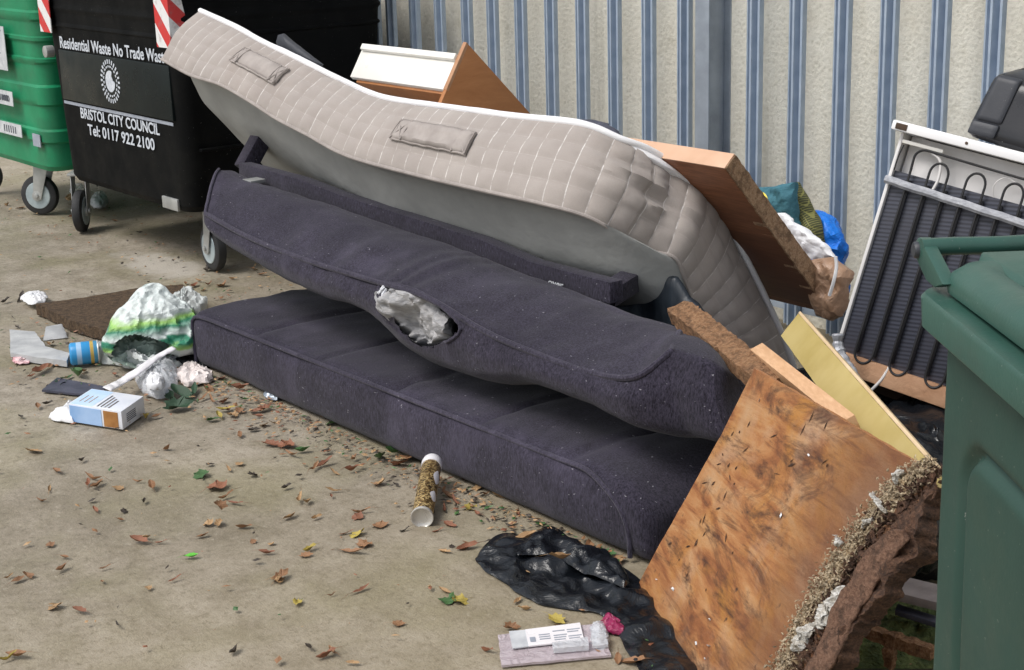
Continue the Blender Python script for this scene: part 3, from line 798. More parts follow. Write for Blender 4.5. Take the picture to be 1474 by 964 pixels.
for k in range(26):
    x = rnd.uniform(549, 572); y = 408 + (x - 549) * .9 + rnd.uniform(-3, 20)
    p = PN(x, y, 2.425); d = V((rnd.uniform(-.5, .3), rnd.uniform(-.4, .1), -1)).normalized() * rnd.uniform(.015, .045)
    q = p + d * .5 + V((rnd.uniform(-.006, .006), -.006, 0)); mb.tube([p, q, p + d], [.003, .0055, .001], 5)
for k in range(0):
    x = rnd.uniform(636, 660); p = PN(x, 446 + (x - 636) * 1.1 + rnd.uniform(0, 14), 2.428); d = V((rnd.uniform(-.2, .9), -.2, rnd.uniform(-.6, .8))).normalized() * rnd.uniform(.015, .03)
    mb.tube([p, p + d * .5 + V((0, -.004, 0)), p + d], [.004, .005, .001], 5)
mb.build('frayed_wadding', M['stuffw'], backc)['kind'] = 'stuff'
# frame rail and arms -------------------------------------------------
def bar(pts, w, h, name, mat, parent, bevel=.008):
    """rectangular bar through points: w along y, h vertical-ish"""
    mb = MB(); pts = [V(p) for p in pts]; rows = []
    for i, p in enumerate(pts):
        t = (pts[min(i + 1, len(pts) - 1)] - pts[max(0, i - 1)]).normalized(); y = V((0, 1, 0)); y = (y - t * y.dot(t)).normalized(); z = t.cross(y)
        rows.append([p - y * w / 2 - z * h / 2, p + y * w / 2 - z * h / 2, p + y * w / 2 + z * h / 2, p - y * w / 2 + z * h / 2])
    mb.grid(rows, close=True); mb.f += [(3, 2, 1, 0), tuple(4 * (len(rows) - 1) + k for k in range(4))]; mb.mi += [0, 0]
    return mb.build(name, mat, parent, bevel=bevel)
fr = sofa
bar([PN(352, 245, 2.80), PN(437, 268, 2.80), PN(499, 292, 2.80), PN(623, 332, 2.80), PN(700, 357, 2.80), PN(774, 390, 2.80), PN(857, 412, 2.80), PN(888, 420, 2.80)], .05, .062, 'frame_rail', M['purple'], sofa)
bar([PN(352, 243, 2.81), PN(385, 182, 2.93)], .06, .075, 'frame_arm', M['purple'], sofa)
bar([PN(876, 424, 2.81), PN(926, 393, 3.0)], .05, .065, 'frame_arm', M['purple'], sofa)
mb = MB(); c = PN(362, 258, 2.72); mb.box(c - V((.03, .02, .012)), (.06, 0, 0), (0, .06, 0), (0, 0, .012)); mb.build('hinge_bracket', M['zinc'], sofa, bevel=.002)
c = PN(790, 404, 2.768); text('lettering', 'over', c.x, c.z - .012, c.y - .002, .065, .014, M['sticker'], sofa)
# ================================================================== MATTRESS
prs = [((233, 84), (285, 17)), ((275, 107), (335, 40)), ((318, 121), (375, 62)), ((362, 146), (417, 82)), ((399, 170), (455, 101)), ((443, 193), (497, 121)), ((500, 223), (555, 144)),
       ((593, 249), (645, 157)), ((687, 271), (735, 170)), ((786, 293), (832, 181)), ((845, 310), (888, 202)), ((888, 333), (928, 217)), ((932, 358), (968, 242))]
nb = [2.73, 2.72, 2.715, 2.71, 2.71, 2.71, 2.71, 2.71, 2.72, 2.75, 2.80, 2.87, 2.96]
ends = [((972, 370), (1004, 272)), ((988, 404), (1036, 308)), ((1003, 441), (1064, 362)), ((1028, 478), (1095, 424)), ((1058, 514), (1122, 484)), ((1088, 552), (1140, 535))]
bl = [PN(b[0], b[1], n) for (b, t), n in zip(prs, nb)]; tl = [PN(t[0], t[1], n + .155) for (b, t), n in zip(prs, nb)]
ub, ut = bl[-1].x, tl[-1].x
be = [PU(b[0], b[1], ub + .05) for b, t in ends]; te = [PU(t[0], t[1], ut + .05) for b, t in ends]
print('MATT thick', [round((a - b).length, 3) for a, b in zip(bl + be, tl + te)]); print('end', be[-1], te[-1], bl[0], tl[0])
mat_root = thing('mattress', 'beige quilted mattress with white top edge sagging across the sofa bed', 'mattress', (-4.4, 3.0, 0))
NL, NE = 300, 130
Bb = cpar(bl + be, NL + NE); Tb = cpar(tl + te, NL + NE)
nl = int((NL + NE) * (len(bl) - 1) / (len(bl + be) - 1))
# arc lengths for quilting
arc = [0]
for a, b, c, d in zip(Bb, Bb[1:], Tb, Tb[1:]): arc.append(arc[-1] + ((b - a).length + (d - c).length) / 2)
NV = 34; rows = []; uvs = []; corner = arc[nl]
for i in range(NL + NE):
    b, t = Bb[i], Tb[i]; tg = (Bb[min(i + 1, NL + NE - 1)] - Bb[max(0, i - 1)] + Tb[min(i + 1, NL + NE - 1)] - Tb[max(0, i - 1)]).normalized()
    nr = tg.cross((t - b).normalized()).normalized()
    if i == 0: sgn0 = -1 if nr.y > 0 else 1
    nr = nr * sgn0
    r = []
    for j in range(NV):
        v = j / (NV - 1); p = b.lerp(t, v)
        su = arc[i] / .067; sv = v * 4
        q = (abs(math.sin(math.pi * su)) ** .5) * (abs(math.sin(math.pi * sv)) ** .5)
        w = math.exp(-((arc[i] - corner + .06) / .16) ** 2)
        pk = (1 - abs(noise.noise(V((arc[i] * 5 + v * 2, v * 4.5 - arc[i] * 3, 3)))) * 3) * .012 * w * math.sin(math.pi * v) + .012 * w * math.sin(math.pi * v)
        bow = .020 * math.sin(math.pi * v)
        r.append(p + nr * (bow + .0075 * q + pk + .004 * fbm(p, 9, 2)))
        uvs.append((su, sv))
    rows.append(r)
mb = MB(); mb.grid(rows); me = mesh(mb.v, mb.f); ul = me.uv_layers.new(name='UVMap')
for lp_ in me.loops: ul.data[lp_.index].uv = uvs[lp_.vertex_index]
bor = link('quilted_border', me, M['quilt'], mat_root)
# top and underside panels as translation surfaces
def panel(edge, ncut, name, mat, sgn, puff):
    lg = edge[:ncut + 1]; en = edge[ncut:]; lg = lg[::6] + [lg[-1]]; en = en[::5] + [en[-1]]
    c = en[0]; rows = []
    for a_i, a in enumerate(lg):
        r = []
        for e_i, e in enumerate(en):
            wi = e_i / (len(en) - 1); p = a + (e - c) * V((1, 1, 1)).length / math.sqrt(3)
            p = p + V((0, .6, .75)) * (sgn * puff * math.sin(math.pi * min(1, wi * 1.0)) ** .5 * (math.sin(math.pi * (a_i / (len(lg) - 1))) ** .4 if a_i else 0)) + V((0, .6, .75)) * fbm(p, 3, 3) * .014 * min(1, wi * 4)
            if p.z < .01: p.z = .01
            r.append(p)
        rows.append(r)
    mb = MB(); mb.grid(rows); return mb.build(name, mat, mat_root), rows
_, tr = panel(Tb, nl, 'top_panel', M['mwhite'], 1, .03)
_, br = panel(Bb, nl, 'underside', M['under'], -1, .025)
mb = MB(); mb.grid([tr[0], br[0]]); mb.build('end_border', M['tape'], mat_root)
mb = MB(); mb.grid([[r[-1] for r in tr], [r[-1] for r in br]]); mb.build('far_border', M['tape'], mat_root)
nrm_up = V((0, .55, .75)).normalized()
mb = MB(); mb.tube([p + nrm_up * .006 + V((0, .006, 0)) for p in Tb[::3]] + [Tb[-1]], [.0105 + .003 * fbm(p, 5) for p in Tb[::3]] + [.008], 10); mb.build('white_piping', M['mwhite'], mat_root)
mb = MB(); mb.tube([p + V((0, -.002, -.002)) for p in Bb[::3]], .006, 8); mb.build('taupe_piping', M['tape'], mat_root)
# handles
def handle(i0, i1, v0, v1):
    rr = []
    n = 26
    for k in range(n):
        ii = int(i0 + (i1 - i0) * k / (n - 1)); r = rows_q[ii]; e = math.sin(math.pi * k / (n - 1)) ** .3
        vv = [v0 + (v1 - v0) * m / 6 for m in range(7)]
        tg = (rows_q[ii + 1][8] - rows_q[ii - 1][8]).normalized(); pr = (r[20] - r[10]).normalized(); nr = tg.cross(pr).normalized()
        if nr.y > 0: nr = -nr
        rr.append([r[int(a * (NV - 1))].lerp(r[min(NV - 1, int(a * (NV - 1)) + 1)], a * (NV - 1) % 1) + nr * (.005 + .010 * e * (1 if 0 < m < 6 else .2) + .002 * fbm(r[10], 40)) for m, a in enumerate(vv)])
    mb = MB(); mb.grid(rr); h = mb.build('handle', M['tape'], mat_root)
    md = h.modifiers.new('s', 'SOLIDIFY'); md.thickness = .004; md.offset = -1
    mb = MB()
    for a, b in ((0, 4), (n - 5, n - 1)):
        for (p, q) in ((rr[a][0], rr[b][6]), (rr[a][6], rr[b][0]), (rr[a][0], rr[a][6]), (rr[b][0], rr[b][6])):
            nn = V((0, -.8, .4)).normalized(); mb.tube([p + nn * .009, p.lerp(q, .5) + nn * .012, q + nn * .009], .0022, 5)
    mb.tube([r[0] + V((0, -.002, 0)) for r in rr], .0035, 6); mb.tube([r[6] + V((0, -.002, 0)) for r in rr], .003, 6)
    mb.build('stitching', M['tape'], h)
rows_q = rows
def idx_at(px):
    best = min(range(len(rows_q)), key=lambda i: abs(proj(rows_q[i][16])[0] - px)); return best
handle(idx_at(338), idx_at(400), .42, .78); handle(idx_at(572), idx_at(676), .36, .68)
# plain vertical joining strip near the corner
i0 = idx_at(908); rr = []
for k in range(5):
    r = rows_q[i0 + k * 3]; rr.append([p + V((.003, -.006, .002)) for p in r])
mb = MB(); mb.grid(rr); mb.build('joining_strip', M['tape'], mat_root)
# ================================================================== THINGS BEHIND THE MATTRESS
def obox(name, o, a, b, c, mat, parent=None, bevel=.002, rough=0, div=1, loc=None):
    mb = MB(); mb.box(o, a, b, c)
    me = mesh(mb.v, mb.f); bm = bmesh.new(); bm.from_mesh(me); bmesh.ops.recalc_face_normals(bm, faces=bm.faces)
    if bevel: bmesh.ops.bevel(bm, geom=list(bm.edges), offset=bevel, segments=2, affect='EDGES', profile=.6)
    bm.to_mesh(me); bm.free(); return link(name, me, mat, parent, loc)
def rough_plate(name, poly, nr, th, mat, parent=None, amp=.003, fs=60, step=.012, mats=None, loc=None):
    """plate with the given outline (3-D, coplanar), thickness th along -nr; outline is nibbled by noise"""
    nr = V(nr).normalized(); P = [V(p) for p in poly]; out = []
    for i, p in enumerate(P):
        q = P[(i + 1) % len(P)]; n = max(1, int((q - p).length / step))
        for k in range(n):
            w = p.lerp(q, k / n); sd = (q - p).cross(nr).normalized(); out.append(w + sd * fbm(w, fs, 3) * amp)
    n = len(out); mb = MB()
    front = tuple(range(n)); mb.add(out + [p - nr * th for p in out], [front, tuple(range(2 * n - 1, n - 1, -1))] + [(k, k + n, (k + 1) % n + n, (k + 1) % n) for k in range(n)])
    if mats: mb.mi = [0, 0] + [1] * n
    return mb.build(name, mats or mat, parent, loc=loc)
ex = V((1, 0, 0))
# drawer box with cream front and beech side
cab = thing('drawer_box', 'cream and beech drawer box tipped up behind the mattress against the fence', 'drawer', tuple(PN(660, 150, 3.3)))
uC = -4.35
A0 = PU(672, 61, uC); A1 = PU(643, 129, uC); A2 = PU(766, 166, uC)
dn = (A1 - A0); dn.x = 0; dl = (A2 - A0); dl.x = 0
a = dn.normalized(); b = V((0, 1, 0)) if False else V((0, -a.z, a.y)); b = b if b.y > 0 else -b
# side panel: rectangle from the top vertex, one edge along a (down-front) and one along b (down-back)
Lb = dl.dot(b); La = dn.length
print('cab', A0, A1, A2, a, b, La, Lb)
obox('side_panel', A0, a * (La + .14), dl.normalized() * (dl.length + .10), ex * -.018, M['beech'], cab, .0015)
obox('edging', A0 + ex * .0005 - dl.normalized() * .002, a * La, dl.normalized() * .012, ex * -.019, M['beech_e'], cab, .001)
nrm = dl.normalized()
fx = -(PU(645, 128, uC).x - PN(505, 121, PU(645, 128, uC).y).x)
fl = abs(uC - PN(507, 121, A1.y).x)
obox('front_panel', A0 - ex * .018 + a * (.32 * La) + nrm * .004, a * (La * .68 - .002), ex * -fl, nrm * .016, M['lacq'], cab, .002)
obox('ledge', A0 - ex * .018 + a * (.28 * La) - nrm * .012, a * .022, ex * -(fl - .01), nrm * .014, M['lacq'], cab, .003)
obox('base_panel', A0 - ex * .02 + a * (La - .004) + nrm * .02, nrm * .2, ex * -fl * .95, a * .010, M['beech'], cab, .001)
# dark strip and dark clothing behind the mattress
o = inflate('rubber_strip', [PN(*p, 2.93) for p in [(399, 60), (402, 50), (409, 48), (420, 58), (440, 73), (466, 93), (460, 100), (430, 88), (404, 76)]], (0, -1, .2), .022, M['greyp'], crumple=.003, smoothout=False, M_=72)
tag(o, 'dark rubber strip poking up between the mattress and the black bin', 'strip')
o = inflate('dark_cloth', [PN(*p, 3.2) for p in [(828, 178), (845, 172), (872, 176), (892, 190), (890, 215), (850, 215), (826, 200)]], (0, -1, .2), .05, M['slate'], crumple=.02, cs=16)
tag(o, 'bunched dark cloth just showing over the top edge of the mattress', 'cloth')
o = inflate('navy_shade_filler', [PN(*p, 3.02) for p in [(858, 450), (888, 430), (922, 408), (952, 394), (976, 398), (994, 428), (1006, 436), (1040, 480), (1040, 540), (900, 520)]], (0, -1, .1), .03, M['navy'], crumple=.006, cs=7, smoothout=False, M_=90, pw=3, back=.3)  # added dark body, deepens the shade over the mattress underside
tag(o, 'dark navy filler added to deepen the shade below the mattress corner', 'sack')
# worktop offcut ------------------------------------------------------
wt = thing('worktop_offcut', 'thick worktop offcut with dark wood face and crumbling chipboard end leaning on fence', 'worktop', tuple(PN(1150, 460, 3.5)))
uW = -2.98
c0 = PU(1045, 243, uW); c1 = PU(1196, 452, uW); dw = c1 - c0; dw.x = 0
th = V((0, -dw.normalized().z, dw.normalized().y)); th = th if th.z > 0 else -th     # thickness points up-back
tk = .052
c0 = V((uW, c0.y, c0.z)); lw = .62
rough_plate('core', [c0 + th * .002, c0 + dw, c0 + dw + th * tk, c0 + th * (tk - .002)], ex, .05, M['chip_l'], wt, amp=.003, fs=70)
obox('laminate_face', c0 - ex * .006, dw * 1.0, ex * -lw, th * tk, M['worktop'], wt, .003)
obox('front_edge', c0 - ex * .004 - dw.normalized() * .003, dw.normalized() * .004, ex * -lw, th * (tk - .001), M['worktop_e'], wt, .001)
# bags behind the worktop -------------------------------------------------
yb = (0, -1, .25)
o = thing('canvas_bag', 'teal canvas bag with a round yellow disc, between worktop and fence', 'bag', tuple(PN(1120, 330, 3.75)))
inflate('bag_body', [PN(*p, 3.72) for p in [(1078, 276), (1100, 270), (1125, 268), (1148, 262), (1150, 290), (1150, 330), (1150, 420), (1060, 420), (1060, 300)]], yb, .05, M['teal'], o, crumple=.016, cs=16, smoothout=False, M_=72, pw=3)
c = PN(1095, 291, 3.60); mb = MB(); mb.lathe(c, (0, -1, .3), [(0, .004), (0, .030), (.005, .032), (.007, .028), (.0065, .018), (.004, .014), (.004, .001)], 28); mb.build('disc', M['yel'], o)
o = inflate('net_sack', [PN(*p, 3.78) for p in [(1146, 264), (1151, 262), (1160, 280), (1170, 305), (1180, 325), (1184, 350), (1180, 420), (1140, 420), (1146, 330)]], yb, .05, M['net'], crumple=.012, smoothout=False, M_=72, pw=3)
tag(o, 'olive green net sack squeezed between the teal bag and bright blue bag', 'sack')
o = inflate('plastic_bag', [PN(*p, 3.85) for p in [(1172, 304), (1190, 306), (1206, 322), (1216, 342), (1219, 360), (1214, 376), (1214, 430), (1165, 430), (1165, 330)]], yb, .06, M['bluebag'], crumple=.018, cs=13, ridge=True)
tag(o, 'bright blue plastic bag beside the fridge', 'bag')
o = thing('woven_sack', 'white plastic sack with a blue printed corner, over the brown parcel', 'sack', tuple(PN(1150, 370, 3.6)))
so_ = [(1106, 313), (1120, 306), (1130, 306), (1145, 318), (1168, 335), (1190, 350), (1203, 371), (1178, 374), (1158, 387), (1148, 372), (1128, 344)]
inflate('sack_body', [PN(*p, 3.6) for p in so_], yb, .022, M['wsack'], o, crumple=.010, cs=22, smoothout=False, M_=88, pw=3)
pb = [(1155, 362), (1162, 372), (1176, 374), (1163, 383), (1158, 384), (1152, 368)]
inflate('blue_print', [PN(x, y, 3.550) for x, y in pb], yb, .004, M['bluein'], o, crumple=.001, smoothout=False, M_=48, rings=6)
o = thing('taped_parcel', 'brown taped parcel jammed between the worktop end and the fridge', 'parcel', tuple(PN(1200, 430, 3.5)))
inflate('parcel_body', [PN(*p, 3.5) for p in [(1160, 382), (1178, 373), (1202, 370), (1222, 388), (1226, 400), (1212, 455), (1200, 462), (1180, 455)]], yb, .05, M['parcel'], o, crumple=.012, cs=14, smoothout=False, M_=72, pw=3, ridge=True)
mb = MB(); mb.tube(crom([PN(1203, 369, 3.44), PN(1204, 385, 3.44), PN(1200, 405, 3.435), PN(1194, 425, 3.44)], 20), .005, 6); mb.build('seam', M['paper'], o)
o = inflate('plastic_scrap', [PN(*p, 3.6) for p in [(1066, 262), (1072, 256), (1080, 266), (1083, 276), (1074, 276)]], yb, .01, M['clear'], crumple=.006, cs=50, rings=8, M_=40)
tag(o, 'scrap of clear plastic above the crumbling end of the worktop', 'plastic scrap')

# ================================================================== FRIDGE
fridge = thing('fridge', 'white fridge tilted back on the fence, showing its black condenser grille to the yard', 'fridge', (-2.4, 3.5, .1))
f0 = PN(1297, 190, 3.40); fB = PN(1205, 490, 3.235); Ez = (f0 - fB).normalized()
d_ = ray(1474, 236); fT = CAM + d_ * ((f0 - CAM).dot(Ez) / d_.dot(Ez)); Ex = (fT - f0).normalized(); En = Ez.cross(Ex); En = En if En.y > 0 else -En
print('fridge axes', Ex, Ez, En, (f0 - fB).length, (fT - f0).length, 'top visible if >0', Ez.dot(CAM - f0))
def fp(a, b, n=0.): return f0 + Ex * a + Ez * b + En * n
def fl_(px, py):
    p = PP(px, py, f0, En) - f0; return p.dot(Ex), p.dot(Ez)
print('fridge', fl_(1205, 490), fl_(1345, 570), fl_(1474, 225), fl_(1310, 235))
FW, FH = .56, .62
obox('side_wall', fp(0, 0), Ez * -(FH - .0), Ex * .010, En * .50, M['fwhite'], fridge, .004)
obox('side_wall', fp(FW - .016, 0), Ez * -FH, Ex * .016, En * .50, M['fwhite'], fridge, .004)
obox('back_wall', fp(.016, -.002, .045), Ez * -.61, Ex * (FW - .032), En * .02, M['fwhite'], fridge, .002)
obox('door', fp(-.002, -.01, .505), Ez * -.74, Ex * (FW + .004), En * .05, M['fwhite'], fridge, .012)
obox('lower_side', fp(0, -FH - .002), Ez * -.12, Ex * .012, En * .48, M['cave'], fridge, .003)
# top plate with the moulded corner
top = obox('top_plate', fp(-.018, .001, -.035), Ez * .026, Ex * (FW + .036), En * .57, M['ftop'], fridge, .005)
obox('corner_socket', fp(-.006, .005, -.037), Ez * .016, Ex * .032, En * .004, M['cave'], top, .001)
obox('hinge_strip', fp(.012, -.026, -.006), Ez * .010, Ex * .115, En * .012, M['lacq'], top, .003)
mb = MB(); mb.tube([fp(.19, .014, -.037), fp(.19, .014, -.034)], .004, 10); mb.build('screw', M['cave'], top)
# condenser: black ribbed plate, tubes, retaining strap
pa, pb_ = fl_(1296, 236), fl_(1213, 490)
obox('condenser_plate', fp(.0105, -.10, .012), Ez * -.50, Ex * (FW - .03), En * .004, M['fin'], fridge, .001)
cond = thing('condenser_coil', None, None); cond.parent = fridge
bpy.data.objects.remove(cond)
mb = MB(); n_ = 11; pts = []
z0, z1 = -.062, -.605; gap = .0505; x0 = .058
prev = None
for k in range(9):
    xa = x0 + gap * k
    col = [fp(xa, z0 - (.0 if k % 2 == 0 else .03), -.004), fp(xa, z1 - .0, -.004)]
    pts.append(col)
coil = None; mbc = MB()
for k in range(9):
    a_, b_ = pts[k]; mbc.tube([a_ + Ez * -.02, b_ + Ez * .02], .0034, 8)
    if k % 2 == 0 and k + 1 < 9:      # bottom loops join k and k+1
        q = pts[k + 1][1]; c = (b_ + q) / 2
        mbc.tube([c + Ez * .02 + Ex * (-math.cos(t) * gap / 2) - Ez * math.sin(t) * .028 for t in [math.pi * i / 12 for i in range(13)]], .0034, 8)
    if k % 2 == 1 and k + 1 < 9:
        q = pts[k + 1][0]; c = (a_ + q) / 2; c = fp((x0 + gap * (k + .5)), z0 - .02, -.004)
        mbc.tube([c + Ex * (-math.cos(t) * gap / 2) + Ez * math.sin(t) * .03 for t in [math.pi * i / 12 for i in range(13)]], .0034, 8)
        mbc.tube([a_ - Ez * .02, V(c - Ex * gap / 2)], .0034, 8); mbc.tube([pts[k + 1][0] - Ez * .02, V(c + Ex * gap / 2)], .0034, 8)
mbc.tube([pts[0][0] - Ez * .03] + [fp(.058 + .03 - math.cos(t) * .03, -.055 + math.sin(t) * .026, -.008) for t in [math.pi * i / 16 for i in range(9)]] + [fp(.25, -.034, -.008), fp(.50, -.040, -.008)], .0034, 8)
mbc.build('condenser_coil', M['coil'], fridge)
for k in range(9):        # dark channels behind each tube
    obox('tube_clip', fp(x0 + gap * k - .006, -.115, .005), Ez * -.475, Ex * .012, En * .0065, M['coil'], fridge, .002)
sA, sB = fl_(1284, 262), fl_(1474, 338)
mb = MB(); pth = [V(fp(.0, -.128, -.012)).lerp(fp(.545, -.150, -.012), t / 20) + V((0, 0, .0008 * math.sin(t * 1.7))) for t in range(21)]
rows = [[p + Ez * .011, p + Ez * .004 - En * .006, p - Ez * .004 - En * .006, p - Ez * .011, p + En * .004] for p in pth]; mb.grid(rows, close=True)
mb.build('strap', M['duct'], fridge)
mb = MB(); mb.tube(crom([fp(.055, -.02, .01), fp(.09, -.03, -.002), fp(.125, -.045, -.002), fp(.135, -.09, .0), fp(.128, -.13, .0)], 24), .004, 8)
mb.build('filler_pipe', M['fwhite'], fridge); mb = MB()
mb.tube(crom([fp(.285, -.10, .01), fp(.28, -.07, .0), fp(.30, -.045, .0), fp(.33, -.05, .0), fp(.35, -.058, .0)], 24), .0016, 6)
mb.build('thin_wire', M['fwhite'], fridge)
for z in (-.07,):
    mb = MB(); mb.tube(crom([fp(.018, -.03, .0), fp(.014, -.06, -.002), fp(.012, -.10, 0)], 12), .0018, 6); mb.build('wire', M['coil'], fridge)
obox('insulating_strip', fp(-.004, -.600, -.004), Ez * -.055, Ex * FW, En * .04, M['foam'], fridge, .006)
obox('compressor_bay', fp(.012, -.655, .12), Ez * -.12, Ex * (FW - .02), En * .3, M['cave'], fridge, .003)
cc = fp(.30, -.72, .10); mb = MB(); mb.lathe(cc - Ez * .075, Ez, [(0, .05), (.01, .085), (.05, .092), (.09, .09), (.13, .07), (.145, .03), (.148, .002)], 28); mb.build('compressor', M['blackp'], fridge)
mb = MB(); mb.tube(crom([fp(.16, -.60, .0), fp(.15, -.64, -.004), fp(.12, -.70, -.002), fp(.10, -.76, .02)], 20), .004, 8); mb.build('drain_pipe', M['fwhite'], fridge)
mb = MB(); mb.tube(crom([PN(1206, 480, 3.17), PN(1207, 500, 3.165), PN(1216, 520, 3.16), PN(1226, 535, 3.16), PN(1236, 556, 3.17)], 40), [.014 + .005 * fbm(V((i * .3, 0, 0)), 1) for i in range(40)], 8); mb.build('torn_tape', M['duct'], fridge)
# black case on the fridge
ca = fp(.170, .029, -.03)
Cn = (En + V((0, .0, .22))).normalized(); Cz = Cn.cross(Ex); Cz = Cz if Cz.z > 0 else -Cz
case = thing('moulded_case', 'black moulded plastic case sitting on top of the tilted fridge', 'plastic case', tuple(ca))
def casefn(p):
    # p in local box coordinates (a, n, b)
    a_, n__, b_ = p
    k = b_ / .20; a_ = a_ + .03 * k * (1 - min(1, a_ / .3)) ; n__ = n__ + .05 * k * (1 if n__ < .2 else 0)
    q = ca + Ex * a_ + Cz * (b_ * .86 - .010 * math.sin(a_ * 7)) + Cn * n__
    return q
mb = rbox((0, 0, 0), (.42, .36, .20), .030, .02, casefn); mb.build('case_body', M['blackp'], case)
def facefn(p):
    a_, n__, b_ = p; k = b_ / .20; a2 = a_ + .03 * k * (1 - min(1, a_ / .3)); return ca + Ex * a2 + Cz * b_ * .86 + Cn * (n__ + .05 * k)
mb = rbox((.012, -.006, .055), (.085, .03, .19), .010, .008, facefn); mb.build('end_cover', M['greyp'], case)
mb = rbox((.008, -.009, .012), (.083, .03, .054), .008, .008, facefn); mb.build('end_foot', M['greyp'], case)

# ================================================================== LOOSE BOARDS
def board(name, pa, pb, wv, tv, mats, label, cat, rough=.0, edge=True):
    o = thing(name, label, cat, tuple((V(pa) + V(pb)) / 2))
    return o
# rotted chipboard strip
p0, p1 = PN(979, 449, 2.72), PN(1120, 560, 2.50)
d = (p1 - p0).normalized(); s_ = V((0, 1, .3)); s_ = (s_ - d * s_.dot(d)).normalized(); u3 = d.cross(s_); u3 = u3 if u3.z > 0 else -u3
def rough_bar(name, p0, p1, s, t, mat, amp=.004, fs=40, nseg=60, parent=None, res=5):
    mb = MB(); rows = []
    for i in range(nseg + 1):
        c = V(p0).lerp(V(p1), i / nseg); loop = []
        cs_ = [(-1, -1), (1, -1), (1, 1), (-1, 1)]
        for k in range(4):
            a1, b1 = cs_[k]; a2, b2 = cs_[(k + 1) % 4]
            for m in range(res):
                w_ = m / res; q = c + s * (a1 + (a2 - a1) * w_) + t * (b1 + (b2 - b1) * w_)
                loop.append(q + V((fbm(q, fs), fbm(q + V((3, 0, 0)), fs), fbm(q + V((0, 5, 0)), fs))) * amp)
        rows.append(loop)
    mb.grid(rows, close=True); n = 4 * res
    mb.f += [tuple(range(n - 1, -1, -1)), tuple(nseg * n + k for k in range(n))]; mb.mi += [0, 0]
    return mb.build(name, mat, parent)
o = rough_bar('chipboard_strip', p0, p1, s_ * .03, u3 * .022, M['chip'], amp=.005, fs=70)
tag(o, 'swollen brown chipboard strip reaching from the sofa corner to the plywood sheet', 'board')
p0, p1 = PN(1092, 505, 2.60), PN(1224, 611, 2.32); d = (p1 - p0).normalized(); s_ = V((0, 1, .4)); s_ = (s_ - d * s_.dot(d)).normalized(); u3 = d.cross(s_)
u3 = u3 if u3.z > 0 else -u3
o = obox('pine_batten', p0 - s_ * .016 - u3 * .016, p1 - p0, s_ * .032, u3 * .030, M['pine'], None, .002)
tag(o, 'clean pale pine batten lying along the top edge of the plywood', 'batten')
# mustard board
yt = thing('mustard_board', 'mustard painted board with a bare wood edge behind the plywood sheet', 'board', tuple(PN(1200, 560, 2.7)))
q0, q1 = PN(1124, 483, 2.85), PN(1149, 451, 2.90); q2, q3 = PN(1352, 676, 2.2), PN(1252, 646, 2.4)
ctr = q0; nrY = (q1 - q0).cross(q2 - q0).normalized(); nrY = nrY if nrY.z > 0 else -nrY
q3 = PP(1262, 655, q0, nrY); q2 = PP(1352, 681, q0, nrY); q2b = PP(1350, 700, q0, nrY); q3 = PP(1280, 700, q0, nrY)
rough_plate('painted_face', [q0, q3, q2b, q2, q1], nrY, .018, M['yellow'], yt, amp=.0006)
dd = (q2 - q1).normalized(); ss = nrY.cross(dd); ss = ss if ss.dot(q1 - q0) > 0 else -ss
obox('bare_edge', q1 + ss * .0005 + nrY * .001, (q2 - q1), ss * .007, -nrY * .021, M['yellow_e'], yt, .001)
# ================================================================== PLYWOOD
BL, BR_ = G(918, 842), G(1003, 966); TLp = PN(1086, 530, 2.43)
pn = (BR_ - BL).cross(TLp - BL).normalized(); pn = pn if pn.y < 0 else -pn
print('ply normal', pn, 'TR', PP(1335, 678, BL, pn))
ply = thing('plywood_sheet', 'large weathered plywood sheet with a rotten crumbling edge leaning beside the sofa', 'plywood sheet', tuple(BL))
ax = (PP(1335, 678, BL, pn) - TLp).normalized(); ay = pn.cross(ax); ay = ay if ay.z > 0 else -ay
right = [(1337, 676), (1332, 715), (1312, 760), (1290, 800), (1262, 850), (1236, 890), (1210, 935), (1190, 980), (1165, 1030), (1140, 1075)]
outl = [(1086, 530), (1040, 622), (990, 712), (950, 782), (920, 838), (925, 850), (1003, 966), (1062, 1040)]
poly = [PP(*p, BL, pn) for p in outl + right[::-1]]
poly = [V((p.x, p.y, max(p.z, .002))) for p in poly]
# local frame so the grain and stains follow the sheet
Mx = Matrix((ax, ay, ax.cross(ay))).transposed()
def local_build(mb, name, mat, parent, org, mats=None):
    me = mesh(mb.v, mb.f, mb.mi); bm = bmesh.new(); bm.from_mesh(me); bmesh.ops.recalc_face_normals(bm, faces=bm.faces); bm.to_mesh(me); bm.free()
    inv = Mx.inverted()
    for v in me.vertices: v.co = inv @ (v.co - org)
    ob = bpy.data.objects.new(name, me); COL.objects.link(ob); ob.parent = parent
    ob.matrix_local = Matrix.Translation(org - base_of(parent)) @ Mx.to_4x4()
    for m in (mats or [mat]): me.materials.append(m)
    me.polygons.foreach_set('use_smooth', [True] * len(me.polygons))
    try: me.set_sharp_from_angle(angle=math.radians(30))
    except Exception: pass
    return ob
mb = MB(); out = []
for i, p in enumerate(poly):
    q = poly[(i + 1) % len(poly)]; n = max(1, int((q - p).length / .01)); rag = 8 <= i <= 16
    for k in range(n):
        w_ = p.lerp(q, k / n); sd = (q - p).cross(pn).normalized(); out.append(w_ + sd * fbm(w_, 30, 4) * (.02 if rag else .0015))
n = len(out); mb.add(out + [p - pn * .018 for p in out], [tuple(range(n)), tuple(range(2 * n - 1, n - 1, -1))] + [(k, k + n, (k + 1) % n + n, (k + 1) % n) for k in range(n)])
mb.mi = [0, 0] + [1] * n
local_build(mb, 'panel', None, ply, TLp, [M['ply'], M['beech']])
